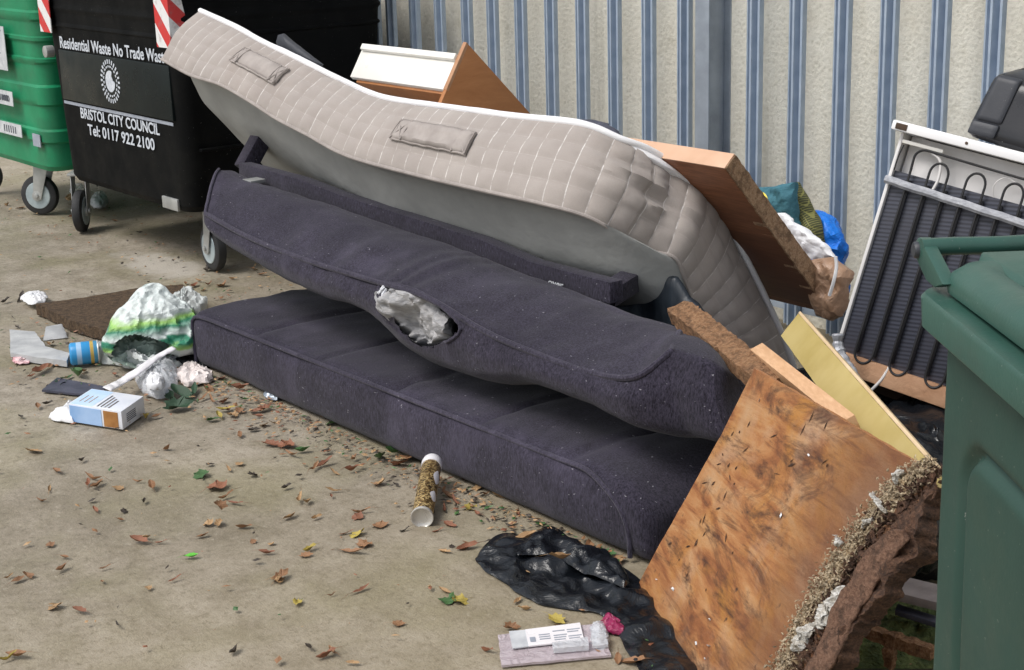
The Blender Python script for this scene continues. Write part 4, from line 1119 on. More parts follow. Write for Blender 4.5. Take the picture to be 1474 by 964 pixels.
# swollen rotten side: lumpy ridge over the right side
rr_in = [(1350, 680), (1306, 730), (1274, 782), (1242, 842), (1214, 892), (1186, 937), (1160, 985), (1132, 1036), (1112, 1064)]
rr_out = [(1349, 700), (1338, 745), (1322, 790), (1290, 835), (1262, 880), (1240, 912), (1212, 962), (1190, 1010), (1172, 1050)]
ia = cpar([PP(*p, BL, pn) for p in rr_in], 150); oa = cpar([PP(*p, BL, pn) for p in rr_out], 150); rows = []
for i in range(150):
    a_, b_ = ia[i], oa[i]; r = []
    for j in range(34):
        t = j / 33
        if t < .62:
            s = t / .62; p = a_.lerp(b_, s); hgt = .007 * math.sin(math.pi * min(1, s * .9)) + .002
        else:
            s = (t - .62) / .38; p = b_.lerp(b_.lerp(a_, .1), s); hgt = .006 - .045 * s
        # ledges: torn plies
        f = fbm(V((p.x, p.y, p.z)), 16, 4); led = math.floor((f + t * 1.5) * 5) / 5 * .012
        p = p + pn * (hgt + f * .011 + led * .5 + fbm(p, 60, 3) * .004) + ax * (fbm(p, 11, 4) * .022 * min(1, t * 3) + fbm(p, 45, 3) * .006)
        if p.z < .003: p.z = .003
        r.append(p)
    rows.append(r)
mb = MB(); mb.grid(rows); rot = local_build(mb, 'rotten_edge', M['rot'], ply, TLp)
# torn strip of outer ply along the ridge
o1 = cpar([PP(*p, BL, pn) + pn * .022 for p in [(1318, 768), (1298, 772), (1262, 808), (1236, 850), (1212, 900), (1190, 945), (1170, 985)]], 70)
o2 = cpar([PP(*p, BL, pn) + pn * .012 for p in [(1322, 780), (1306, 800), (1280, 832), (1256, 872), (1234, 915), (1208, 962), (1186, 1005)]], 70)
rows = [[a_.lerp(b_, t / 8) + pn * (.004 * fbm(a_.lerp(b_, t / 8), 24, 3)) + ax * .012 * fbm(a_, 22, 4) for t in range(9)] for a_, b_ in zip(o1, o2)]
mb = MB(); mb.grid(rows); ob = local_build(mb, 'torn_ply_strip', chip_mat('torn_veneer', (.13, .065, .04), (.22, .12, .075), (.30, .18, .12)), rot, TLp) if False else None
me_ = mesh(mb.v, mb.f); ob = link('torn_ply_strip', me_, chip_mat('torn_veneer', (.10, .05, .03), (.19, .10, .062), (.28, .165, .11)), ply)
md = ob.modifiers.new('s', 'SOLIDIFY'); md.thickness = .006
# crumbs of rotten fibre and white mould
def shards(name, mat, n, path, spread, size, lift, parent=ply, seed=1, rnk=.6):
    r_ = random.Random(seed); mb = MB(); pa_ = cpar([PP(*p, BL, pn) for p in path], 200)
    for _ in range(n):
        k = r_.random(); c = pa_[int(k * 199)] + ax * r_.gauss(0, spread) + pn * (lift * r_.uniform(.3, 1.4)); c += ay * r_.uniform(-.01, .01)
        s = size * r_.uniform(.4, 1.6); v = [V((r_.gauss(0, 1), r_.gauss(0, 1), r_.gauss(0, 1))).normalized() for _ in range(4)]
        e = v[0] * s * 2; f_ = v[1] * s; g_ = v[2] * s * rnk
        if c.z > .01: mb.add([c + e, c + f_, c - e * .7, c - f_, c + g_, c - g_], [(0, 1, 4), (1, 2, 4), (2, 3, 4), (3, 0, 4), (1, 0, 5), (2, 1, 5), (3, 2, 5), (0, 3, 5)])
    ob = mb.build(name, mat, parent, smooth=False); return ob
cr = [(1345, 668), (1300, 700), (1262, 742), (1228, 790), (1200, 830), (1172, 880), (1150, 925), (1128, 970), (1105, 1010)]
ca_ = cpar([PP(*p, BL, pn) for p in cr], 170); rows = []
for i, p in enumerate(ca_):
    r = []
    for j in range(26):
        t = j / 25 * 2 - 1; q = p + ax * (t * (.036 + .012 * fbm(p, 30, 3)) + .006)
        r.append(q + pn * (-.003 + .011 * max(0, 1 - t * t) ** .7 + (.007 * fbm(q, 55, 4) + .004 * fbm(q, 160, 2)) * (1 - abs(t))))
    rows.append(r)
mb = MB(); mb.grid(rows); mb.build('sawdust_bed', chip_mat('sawdust_bed', (.20, .11, .055), (.42, .30, .17), (.62, .52, .38)), ply)
sh = shards('wood_crumbs', chip_mat('sawdust_crumbs', (.40, .28, .16), (.60, .48, .32), (.76, .68, .54)), 5000, cr, .019, .0022, .010, seed=3)
sh['kind'] = 'stuff'
sh = shards('brown_crumbs', M['rot'], 900, [(x + 16, y + 8) for x, y in cr], .02, .0045, .008, seed=5); sh['kind'] = 'stuff'
def mould(path, w_, seed):
    a_ = cpar([PP(*p, BL, pn) for p in path], 40); rows = []
    for i, p in enumerate(a_):
        e = math.sin(math.pi * i / 39) ** .5; r = []
        for j in range(14):
            t = j / 13 * 2 - 1; q = p + ax * (t * w_ * e * (1 + .9 * fbm(p + V((0, seed, t)), 40, 3)))
            q = q + pn * (.013 + .012 * math.sqrt(max(0, 1 - t * t)) * e + .010 * fbm(q, 70, 4)) ; r.append(q)
        rows.append(r)
    mb = MB(); mb.grid(rows); return mb.build('mould_patch', M['mouldm'], ply)
M['mouldm'] = pm('white_mould', (.42, .38, .32), (.72, .71, .68), 90, .95, 1, 160, .01)
mould([(1226, 845), (1212, 868), (1196, 892), (1180, 906)], .020, 1); mould([(1180, 900), (1164, 922), (1150, 940)], .014, 2)
mould([(1266, 710), (1278, 728), (1284, 742)], .010, 3); mould([(1312, 680), (1302, 690), (1296, 700)], .010, 4); mould([(1212, 772), (1222, 782), (1216, 792)], .006, 5); mould([(1268, 748), (1255, 756), (1250, 764)], .006, 9)
fl = MB()
for (x, y, s) in [(1094, 576, .004), (1125, 742, .006), (946, 834, .0035), (970, 848, .005), (1023, 892, .004), (1022, 930, .007), (1003, 926, .004), (1165, 655, .003), (1016, 948, .003)]:
    c = PP(x, y, BL, pn) + pn * .002; v = [(V((rnd.gauss(0, 1), rnd.gauss(0, 1), rnd.gauss(0, 1)))).normalized() * s for _ in range(3)]
    fl.add([c + v[0], c + v[1], c - v[0], c - v[1], c + v[2], c - v[2]], [(0, 1, 4), (1, 2, 4), (2, 3, 4), (3, 0, 4), (1, 0, 5), (2, 1, 5), (3, 2, 5), (0, 3, 5)])
ob = fl.build('paint_flecks', M['paper'], ply, smooth=False); ob['kind'] = 'stuff'
cuts = MB()
for _ in range(46):
    x, y = rnd.choice([(rnd.uniform(1000, 1100), rnd.uniform(600, 700)), (rnd.uniform(985, 1060), rnd.uniform(650, 800)), (rnd.uniform(1050, 1200), rnd.uniform(600, 700)), (rnd.uniform(950, 1030), rnd.uniform(760, 860))])
    if x < 1086 - (y - 530) * .54 + 14: continue
    c = PP(x, y, BL, pn) + pn * .0012; dr = (ax * rnd.gauss(.2, .5) + ay * rnd.gauss(.9, .5)).normalized(); l_ = rnd.uniform(.002, .016); wd = dr.cross(pn) * rnd.uniform(.0008, .0036)
    cuts.add([c - dr * l_, c + wd, c + dr * l_, c - wd, c + pn * .0016], [(0, 1, 4), (1, 2, 4), (2, 3, 4), (3, 0, 4)])
ob = cuts.build('splinters', M['rot'], ply, smooth=False); ob['kind'] = 'stuff'
# ================================================================== GREEN WHEELIE BIN (near right)
O_ = V((-1.238, 1.619, 0)); e1 = V((.813, -.582, 0)).normalized(); e2 = V((.582, .813, 0)).normalized()
wb = thing('wheelie_bin', 'dark green wheelie bin standing close at the right edge of the photo', 'wheelie bin', tuple(O_ + e1 * .36 + e2 * .29))
def wp(a, b, z): return O_ + e1 * a + e2 * b + V((0, 0, z))
def rrect(a0, a1, b0, b1, r, z, per=8, dens=.02):
    pts = []
    for cx, cy, st in ((a1 - r, b1 - r, 0), (a0 + r, b1 - r, 90), (a0 + r, b0 + r, 180), (a1 - r, b0 + r, 270)):
        for k in range(per + 1):
            an = math.radians(st + 90 * k / per); pts.append((cx + r * math.cos(an), cy + r * math.sin(an)))
    L = [0]; n = len(pts)
    for i in range(n): L.append(L[-1] + math.dist(pts[i], pts[(i + 1) % n]))
    out = []; j = 0; m = 620
    for i in range(m):
        d_ = L[-1] * i / m
        while L[j + 1] < d_: j += 1
        w_ = (d_ - L[j]) / max(1e-9, L[j + 1] - L[j]); a, b = pts[j], pts[(j + 1) % n]; out.append((a[0] + (b[0] - a[0]) * w_, a[1] + (b[1] - a[1]) * w_))
    return out
def groove(a, z):
    # inverted U channel pressed in the side; a along the side, z height
    bx0, bx1, bt, r = .125, .60, .872, .06
    if z < bt - r: d_ = min(abs(a - bx0), abs(a - bx1))
    else:
        cx = min(max(a, bx0 + r), bx1 - r); d_ = abs(math.hypot(a - cx, z - (bt - r)) - r) if (a < bx0 + r or a > bx1 - r) else abs(z - bt)
    return math.exp(-(d_ / .0095) ** 2)
mb = MB(); rows = []
zz = [.06, .07] + [.08 + .0066 * i for i in range(140)]
for z in zz:
    k = (1.0 - z); a0, a1, b0, b1 = .020 - .020 * k, .715 - .14 * k, .032 + .012 * k, .548 - .03 * k; row = []
    for (a, b) in rrect(a0, a1, b0, b1, .035, z):
        p = wp(a, b, z)
        if b < b0 + .03 and z < .95: p += e2 * .014 * groove(a, z)
        p += e2 * .0012 * fbm(p, 5, 2); row.append(p)
    rows.append(row)
mb.grid(rows, close=True); mb.f += [tuple(range(619, -1, -1)), tuple((len(rows) - 1) * 620 + k for k in range(620))]; mb.mi += [0, 0]
mb.build('body', M['wgreen'], wb)
mb = MB(); rows = [[wp(a, b, z) for a, b in rrect(.0 + e, .745 - e, .0 + e, .58 - e, .05, z)] for z, e in ((.998, .03), (.996, .004), (1.0, .0), (1.036, -.002), (1.042, .002), (1.043, .035))]
mb.grid(rows, close=True); mb.f += [tuple(range(619, -1, -1)), tuple(5 * 620 + k for k in range(620))]; mb.mi += [0, 0]; mb.build('rim', M['wlid'], wb)
mb = MB(); prof = [(1.0445, .034), (1.047, .026), (1.056, .024), (1.070, .029), (1.081, .042), (1.085, .060), (1.083, .076), (1.074, .090), (1.069, .104), (1.068, .15), (1.070, .22), (1.071, .27)]
rows = [[wp(a, b, z + .004 * math.sin(a * 4)) for a, b in rrect(e, .76 - e, e * .9, .58 - e * .9, max(.012, .05 - e * .12), z)] for z, e in prof]
mb.grid(rows, close=True); mb.f += [tuple(range(619, -1, -1)), tuple(11 * 620 + k for k in range(620))]; mb.mi += [0, 0]; lid = mb.build('lid', M['wlid'], wb)
# raised triangular web and hinge lugs, handle bar
hb = -.026; hz = 1.087
for b_ in (.012, .50):
    mb = MB(); outl_ = [(-.040, 1.090), (-.028, 1.098), (-.008, 1.094), (.05, 1.074), (.080, 1.062), (.045, 1.050), (.012, 1.051), (-.012, 1.060), (-.040, 1.072)]
    if b_ > .1: pass
    n_ = len(outl_); mb.add([wp(a, b_, z) for a, z in outl_] + [wp(a, b_ + .018, z) for a, z in outl_], [tuple(range(n_)), tuple(range(2 * n_ - 1, n_ - 1, -1))] + [(k, k + n_, (k + 1) % n_ + n_, (k + 1) % n_) for k in range(n_)])
    lug = mb.build('hinge_lug', M['wlid'], lid, bevel=.003)
    mb = MB(); mb.lathe(wp(-.026, b_ - .006, 1.082), e2, [(0, .006), (.0, .009), (.003, .011), (.012, .011), (.012, .004)], 18); mb.build('hinge_pin', M['greyp'], lug)
mb = MB(); mb.tube([wp(-.012, .012 + .5 * t / 24, 1.088 + .0006 * math.sin(t)) for t in range(25)], .0115, 16); mb.build('handle_bar', M['wlid'], wb)
mb = MB()
mb.hexa([wp(.05, .06, 1.066), wp(.20, .06, 1.066), wp(.20, .5, 1.066), wp(.05, .5, 1.066), wp(.03, .075, 1.090), wp(.19, .095, 1.076), wp(.19, .47, 1.076), wp(.03, .49, 1.090)]); mb.build('lid_web', M['wlid'], lid, bevel=.004)
for b_ in (.03, .50):
    mb = MB(); mb.lathe(wp(.02, b_, .1), e2, [(0, .07), (.008, .098), (.04, .1), (.05, .07)], 28); mb.build('wheel', M['rubber'], wb)
# ================================================================== RUBBISH SACK, ADDED DARK FILLERS AND BITS IN THE GAPS
o = inflate('rubbish_sack', [G(*p, .12) for p in [(1240, 660), (1290, 640), (1350, 630), (1380, 660), (1380, 720), (1300, 720)]], (0, -.3, 1), .09, M['binbag'], crumple=.03, cs=8, ridge=True, floor=.003, back=.8)
tag(o, 'shiny black rubbish sack crammed below the fridge behind the mustard board', 'rubbish sack')
o = inflate('hollow_shade_filler', [V((-2.95, 3.05, .1)), V((-2.3, 3.02, .1)), V((-2.2, 3.4, .1)), V((-2.4, 3.9, .1)), V((-3.0, 3.9, .1))], (0, 0, 1), .10, M['binbag'], crumple=.03, cs=7, ridge=True, floor=.003)  # added black body, keeps the hollow under the worktop dark
tag(o, 'black filler added to darken the hollow below the worktop offcut', 'rubbish sack')
o = inflate('ply_gap_filler', [V((-2.38, 2.60, .08)), V((-2.15, 2.55, .08)), V((-2.0, 2.75, .08)), V((-2.05, 2.95, .08)), V((-2.4, 2.95, .08))], (0, 0, 1), .18, M['binbag'], crumple=.04, cs=9, ridge=True, floor=.003)  # added black body, fills the gap behind the sheet with darkness
tag(o, 'black filler added to darken the gap behind the plywood sheet', 'rubbish sack')
p = G(1325, 858, .1)
o = obox('grey_board', G(1262, 858, .075), G(1350, 880, .075) - G(1262, 858, .075), G(1275, 835, .075) - G(1262, 858, .075), (0, 0, .02), M['oldgrey'], None, .002); tag(o, 'weathered grey board end between the rotten plywood and the wheelie bin', 'board')
o = rough_bar('brown_batten', G(1240, 905, .06), G(1345, 940, .06), V((0, .012, 0)), V((0, 0, .012)), M['chip'], amp=.004); tag(o, 'rotting brown batten low beside the wheelie bin', 'batten')
o = rough_bar('splintered_stake', G(1283, 912, .075), G(1279, 962, .004), V((.012, 0, 0)), V((0, .006, 0)), M['chip'], amp=.006, nseg=24); tag(o, 'short splintered stake dangling from the rotting brown batten', 'stake')
o = obox('metal_channel', G(1288, 885, .04), G(1350, 905, .04) - G(1288, 885, .04), G(1292, 876, .04) - G(1288, 885, .04), (0, 0, .012), M['slate'], None, .002); tag(o, 'dark blue metal channel lying in moss beside the wheelie bin', 'metal channel')
mb = MB(); rows = []
for i in range(50):
    r = []
    for j in range(40):
        q = G(1180, 960).lerp(G(1400, 960), i / 49).lerp(G(1180, 850).lerp(G(1400, 850), i / 49), j / 39)
        e = min(i, 49 - i, j, 39 - j) / 6; q.z = -.004 + min(1, e) * (.012 + .014 * abs(fbm(q, 14, 4)) * 2 + .008 * fbm(q, 60, 3)); r.append(q)
    rows.append(r)
mb.grid(rows); o = mb.build('moss_patch', M['moss']); o['kind'] = 'stuff'; o['label'] = 'green moss and dirt on the ground beside the wheelie bin'; o['category'] = 'moss'

# ================================================================== GROUND RUBBISH
bagg = thing('black_bag', 'torn black polythene bag flat on the concrete before the plywood', 'plastic bag', tuple(G(840, 850)))
eu = [(684, 806), (700, 785), (722, 769), (760, 772), (792, 759), (830, 785), (862, 800), (905, 822), (930, 848), (955, 880), (985, 925), (1020, 985)]
el = [(686, 811), (700, 824), (722, 838), (750, 856), (780, 872), (820, 880), (850, 884), (878, 900), (895, 925), (915, 955), (935, 985), (955, 1015)]
sheet('film', [G(*p) for p in eu], [G(*p) for p in el], M['binbag'], bagg, nu=150, nv=56, arch=.012, crumple=.022, cs=5.5, seed=3)
eu = [(740, 790), (790, 762), (840, 783), (880, 800), (905, 835)]; el = [(745, 800), (790, 800), (830, 822), (865, 835), (895, 850)]
sheet('fold', [G(*p, .02) for p in eu], [G(*p, .02) for p in el], M['binbag'], bagg, nu=80, nv=36, arch=.016, crumple=.022, cs=7, seed=8)
pk = thing('blister_pack', 'clear pinkish blister pack with a white printed label near the black bag', 'packaging', tuple(G(800, 935)))
k4 = [G(717, 918), G(722, 962), G(880, 947), G(862, 901)]
rough_plate('tray', [p + V((0, 0, .007)) for p in k4], (0, 0, 1), .005, M['pinkfilm'], pk, amp=.002)
k5 = [G(735, 944), G(738, 956), G(872, 943), G(866, 932)]; k6 = [G(795, 938), G(797, 947), G(848, 943), G(846, 930)]
rough_plate('blister', [p + V((0, 0, .022)) for p in k6], (0, 0, 1), .011, M['clear'], pk, amp=.001)
rough_plate('blister', [p + V((0, 0, .017)) for p in [G(850, 912), G(853, 940), G(876, 938), G(868, 908)]], (0, 0, 1), .006, M['clear'], pk, amp=.002)
lb = [G(733, 916), G(738, 941), G(841, 929), G(835, 904)]; lb2 = [G(756, 914), G(761, 938), G(841, 929), G(835, 904)]
rough_plate('label', [p + V((0, 0, .0135)) for p in lb2], (0, 0, 1), .003, M['capw'], pk, amp=.0003)
rough_plate('grey_label', [p + V((0, 0, .0128)) for p in [lb[0], lb[1], lb2[1], lb2[0]]], (0, 0, 1), .0024, M['sticker'], pk, amp=.0003)
mb = MB(); ox = lb2[1] + V((0, 0, .0137)); lx = lb2[2] - lb2[1]; ly = lb2[0] - lb2[1]
for (a, b, w_, h) in [(.05, .2, .10, .28)] + [(.22 + .26 * i, .15 + .13 * j, .2 + .02 * ((i * j) % 3), .05) for i in range(3) for j in range(5) if (i + j) % 4]:
    mb.box(ox + lx * a + ly * b, lx * w_, ly * h, (0, 0, .0006))
mb.build('label_print', M['line_ink'], pk, smooth=False)
# glitter tube -------------------------------------------------------
tb = thing('glitter_tube', 'gold glittery tube with a white cap lying by the seat cushion', 'tube', tuple(G(612, 720)))
ga, gb_ = G(608, 742, .0265), PN(621, 672, 2.285); r = .0265; axd = (gb_ - ga).normalized(); print('tube', ga, gb_); Lt = (gb_ - ga).length
mb = MB(); mb.lathe(ga, axd, [(0, r * .95), (.003, r), (Lt - .01, r), (Lt - .004, r * .96)], 32); mb.build('tube_body', M['glitter'], tb)
mb = MB(); mb.lathe(ga - axd * .012, axd, [(.007, .001), (.007, r * .6), (.004, r * .88), (.0, r * 1.0), (.0, r * 1.08), (.006, r * 1.1), (.013, r * 1.03)], 32); mb.build('metal_end', M['steel'], tb)
mb = MB(); mb.lathe(gb_ - axd * .006, axd, [(0, r * 1.04), (.022, r * 1.06), (.034, r * .98), (.042, r * .75), (.046, r * .3), (.0465, .001)], 32); mb.build('cap', M['capw'], tb)
sdv = axd.cross(V((0, 0, 1))); sdv = sdv if sdv.x > 0 else -sdv
mb = MB()
for k, l_ in ((.28, .05), (.66, .07)):
    rows = []
    for i in range(9):
        tt = i / 8; wv_ = math.sin(math.pi * tt) * .42 + .05; rows.append([ga + axd * (Lt * k + (tt - .5) * l_) + (sdv * math.cos(a_) + V((0, 0, 1)) * math.sin(a_)) * (r + .0008) for a_ in [.55 - wv_, .55 - wv_ / 3, .55 + wv_ / 3, .55 + wv_]])
    m2 = MB(); m2.grid(rows); m2.build('white_star_print', M['capw'], tb)
# carton ---------------------------------------------------------------
ct = thing('carton', 'small blue and white printed carton lying on the concrete', 'carton', tuple(G(155, 600)))
A, B, C = G(101, 607), G(177, 619), G(209, 596); D = A + C - B; hC = .058; zC = V((0, 0, hC))
obox('box_body', A + V((0, 0, .001)), B - A, D - A, zC, M['carton_w'], ct, .002)
fn = V(((B - A).y, -(B - A).x, 0)).normalized(); fn = fn if fn.y < 0 else -fn
def patch(name, o, a, b, nrm_, mat, t=.0012): return obox(name, o + nrm_ * .0002, a, b, nrm_ * t, mat, ct, 0)
patch('blue_side', A + zC * .04 + (B - A) * .02, (B - A) * .60, zC * .9, fn, M['carton_b']); patch('orange_print', A + zC * .06 + (B - A) * .66, (B - A) * .27, zC * .86, fn, M['carton_o'])
patch('light_top', A + zC + (B - A) * .02 + (D - A) * .02, (B - A) * .42, (D - A) * .95, V((0, 0, 1)), M['carton_l'])
mb = MB()
for i in range(4): mb.box(A + zC + (B - A) * (.50 + .07 * i) + (D - A) * .08 + V((0, 0, .0004)), (B - A) * .03, (D - A) * (.7 - .08 * i), (0, 0, .0006))
for i in range(3): mb.box(A + zC + (B - A) * (.12 + .09 * i) + (D - A) * .2 + V((0, 0, .0015)), (B - A) * .012, (D - A) * .4, (0, 0, .0006))
mb.build('top_print', M['carton_o'], ct, smooth=False)
en = V(((C - B).y, -(C - B).x, 0)).normalized(); en = en if en.x > 0 else -en
mb = MB()
for i in range(5): mb.box(B + (C - B) * .2 + zC * (.28 + .1 * i) + en * .0005, (C - B) * .4, zC * .04, en * .0006)
mb.build('bar_marks', M['ink'], ct, smooth=False)
o = inflate('paper_wrapper', [G(*p, .004) for p in [(70, 602), (88, 592), (104, 578), (112, 590), (106, 608), (86, 606)]], (0, 0, 1), .022, M['paper'], crumple=.010, cs=30, floor=.002, smoothout=False, M_=48); tag(o, 'torn pale paper wrapper sticking out at the left of the carton', 'wrapper')
# shopping bag -------------------------------------------------------------
sb = thing('shopping_bag', 'crumpled green and white plastic shopping bag lying open on the ground', 'shopping bag', tuple(G(220, 510)))
cS = G(222, 500, .0); rows = []; mbS = MB()
ol = [(146, 500), (152, 478), (168, 452), (186, 432), (206, 415), (230, 413), (250, 425), (272, 440), (292, 466), (297, 490), (288, 502), (262, 512), (240, 508), (200, 512), (165, 512)]
vp = (ray(222, 470) * -1); vp = V((vp.x, vp.y, 0)).normalized() * .75 + V((0, 0, .66)); vp.normalize(); pc = G(222, 500, .07)
ob = inflate('bag_body', [PP(*p, pc, vp) for p in ol], vp, .085, M['bagprint'], sb, rings=34, M_=140, crumple=.022, cs=9, back=.6, seed=6, ridge=True, floor=.002)
mouth = [V(p) for p in [(166, 494), (178, 484), (196, 481), (222, 487), (246, 496), (238, 505), (228, 516), (214, 530), (180, 524), (160, 510)]]
bmm = bmesh.new(); bmm.from_mesh(ob.data); bs = base_of(sb); kill = []
for f in bmm.faces:
    c = f.calc_center_median() + bs + V(ob.location); q = proj(c)
    if inpoly(q, mouth) and f.normal.dot(vp) > -.2: kill.append(f)
bmesh.ops.delete(bmm, geom=kill, context='FACES'); bmm.to_mesh(ob.data); bmm.free()
inflate('lining', [PP(*p, pc + V((0, .05, 0)), vp) for p in [(150, 500), (170, 475), (205, 465), (250, 480), (262, 500), (240, 512), (220, 528), (180, 528)]], vp, .02, M['bagint'], sb, crumple=.03, cs=14, ridge=True, seed=2, floor=.004)
sheet('skirt', [G(*p, .05) for p in [(128, 500), (145, 492), (162, 500), (185, 512), (212, 522), (232, 520)]], [G(*p) for p in [(118, 516), (140, 522), (162, 526), (185, 531), (208, 530), (226, 528)]], M['skirt'], sb, nu=60, nv=18, arch=.03, crumple=.02, cs=16, seed=2)
sheet('skirt', [G(*p, .075) for p in [(160, 488), (185, 500), (205, 508)]], [G(*p) for p in [(176, 524), (196, 531), (216, 530)]], M['skirt'], sb, nu=40, nv=18, arch=.012, crumple=.016, cs=22, seed=5)
sheet('torn_flap', [G(*p, .09) for p in [(236, 428), (256, 425), (272, 415), (298, 430)]], [G(*p, .05) for p in [(240, 452), (256, 460), (272, 462), (296, 445)]], M['skirt'], sb, nu=40, nv=20, arch=.03, crumple=.02, cs=18, seed=7)
o = sheet('plastic_strap', [G(*p, z) for p, z in [((148, 557), .062), ((170, 546), .05), ((195, 530), .06), ((222, 512), .08), ((248, 498), .095)]], [G(*p, z) for p, z in [((160, 563), .060), ((180, 552), .045), ((203, 537), .055), ((228, 518), .07), ((254, 502), .09)]], M['capw'], nu=50, nv=6, arch=.004, crumple=.004, cs=20, thick=.0012); tag(o, 'white plastic strap running from the shopping bag down onto the carton', 'strap')
# tin can --------------------------------------------------------------------
ca0, ca1 = G(100, 510, .041), G(139, 506, .041); axc = (ca1 - ca0); axc.z = 0; axc.normalize()
cn = thing('tin_can', 'blue tin can with a gold rim lying between tray and shopping bag', 'can', tuple(G(118, 515)))
Mc = Matrix.Translation(ca0) @ axc.to_track_quat('Z', 'Y').to_matrix().to_4x4()
mb = MB(); mb.lathe((0, 0, 0), (0, 0, 1), [(0, .030), (.004, .037), (.008, .039), (.088, .039), (.094, .037)], 32)
me = mesh(mb.v, mb.f); ob = bpy.data.objects.new('can_body', me); COL.objects.link(ob); ob.parent = cn; ob.matrix_local = Matrix.Translation(-base_of(cn)) @ Mc
mcan = coords_ramp('blue_can_wrap', 2, [(0, (.03, .28, .60)), (.25, (.34, .52, .74)), (.42, (.03, .28, .60)), (.72, (.58, .40, .10)), (.84, (.08, .30, .5))], scale=10.5, rough=.3); me.materials.append(mcan)
me.polygons.foreach_set('use_smooth', [True] * len(me.polygons)); me.set_sharp_from_angle(angle=.7)
mb = MB(); mb.lathe(ca0 + axc * .093, axc, [(0, .037), (.0, .040), (.003, .041), (.005, .040), (.005, .037), (.001, .035), (.001, .002)], 32); mb.build('can_rim', M['steel'], cn)
# pieces to the left ---------------------------------------------------------------
def gplate(name, px, z, th_, mat, label, cat, amp=.003, fs=40, tilt=None):
    pts = [G(x, y, z) for x, y in px]; o = rough_plate(name, pts, (0, 0, 1), th_, mat, None, amp=amp, fs=fs); return tag(o, label, cat)
gplate('rotten_plank', [(52, 437), (120, 428), (200, 414), (262, 409), (290, 425), (262, 468), (160, 478), (100, 460)][::-1], .045, .042, M['rustw'], 'dark mossy rotten plank lying flat behind the shopping bag', 'plank', amp=.006, fs=30)
gplate('foam_tray', [(14, 474), (50, 477), (66, 498), (100, 508), (96, 519), (60, 515), (15, 508)][::-1], .024, .022, M['greyfoam'], 'broken light grey foam tray lying at the left of the tin can', 'foam tray', amp=.003)
o = rough_plate('foam_tray_wall', [G(62, 490), G(96, 486), G(88, 466, .03), G(66, 470, .03)], (.1, -.8, .5), .006, M['greyfoam'], None); tag(o, 'upright scrap of grey foam leaning on the rotten plank', 'foam scrap')
gplate('slate_offcut', [(60, 561), (82, 543), (152, 556), (148, 566), (110, 566)][::-1], .008, .007, M['slate'], 'flat slate blue plastic offcut under green leaves behind the carton', 'plastic offcut', amp=.002)
def scrap(name, px, h, mat, label, cat, z=.002, **k):
    kw = dict(crumple=.008, cs=32, floor=.0015, M_=60, rings=12, ridge=True, back=.2); kw.update(k)
    o = inflate(name, [G(x, y, z) for x, y in px], (0, 0, 1), h, mat, **kw); return tag(o, label, cat)
scrap('paper_scrap', [(30, 430), (40, 423), (58, 421), (68, 426), (64, 434), (45, 438)], .016, M['paper'], 'crumpled white paper scrap beside the corner of the rotten plank', 'paper scrap', z=.02)
scrap('pink_wrapper', [(18, 518), (30, 513), (44, 508), (50, 515), (42, 522), (26, 524)], .012, pm('pink_film', (.55, .25, .27), (.72, .55, .56), 40, .4, .5), 'small pink and white wrapper below the foam tray', 'wrapper')
scrap('clear_tub', [(196, 536), (208, 522), (234, 518), (252, 530), (256, 548), (250, 566), (232, 574), (212, 570), (198, 556)], .05, M['clear'], 'crushed clear plastic tub between the shopping bag and carton', 'plastic tub', crumple=.014, cs=22)
scrap('white_insert', [(212, 548), (222, 543), (234, 546), (236, 556), (222, 560), (212, 557)], .03, M['paper'], 'white paper insert caught in the crushed clear tub', 'paper insert', z=.045, back=.1)
scrap('tissue', [(254, 544), (262, 530), (278, 526), (292, 532), (306, 542), (300, 552), (284, 554), (268, 556)], .030, M['tissue'], 'crumpled off white tissue near the left end of the seat cushion', 'tissue', crumple=.014, cs=26)
scrap('white_shard', [(236, 524), (250, 522), (262, 519), (264, 524), (250, 530), (240, 530)], .015, M['skirt'], 'white plastic shard poking out right of the clear tub', 'plastic shard')
scrap('black_liner', [(236, 512), (262, 508), (290, 504), (310, 512), (300, 530), (275, 526), (250, 524)], .03, M['binbag'], 'black plastic liner tucked below the shopping bag', 'plastic liner')
scrap('foil_scrap', [(380, 570), (388, 561), (400, 562), (407, 570), (396, 576)], .014, pm('blue_grey_foil', (.25, .30, .36), (.45, .50, .56), 50, .35, .6, metal=.4), 'crumpled blue grey foil scrap against the front of the seat cushion', 'foil scrap')
scrap('magenta_film', [(864, 905), (872, 888), (884, 893), (900, 905), (898, 914), (880, 913)], .018, M['magenta'], 'scrap of magenta film beside the black bag', 'plastic film')
scrap('white_tissue_scrap', [(850, 905), (866, 900), (876, 915), (874, 935), (856, 936)], .02, M['clear'], 'clear plastic scrap at the right end of the blister pack', 'plastic scrap')
scrap('bottle_scrap', [(100, 275), (108, 266), (120, 268), (122, 278), (110, 282)], .02, M['clear'], 'clear plastic scrap next to the left caster of the black bin', 'plastic scrap', z=.03)
scrap('orange_peel', [(94, 284), (104, 279), (114, 281), (110, 286), (98, 288)], .012, M['l_tan'], 'pale orange peel beside the left caster of the black bin', 'peel', z=.03)
scrap('paper_ball', [(130, 292), (137, 283), (150, 280), (156, 290), (148, 298), (136, 299)], .04, M['sticker'], 'crumpled grey paper ball under the black bin', 'paper', z=.02)
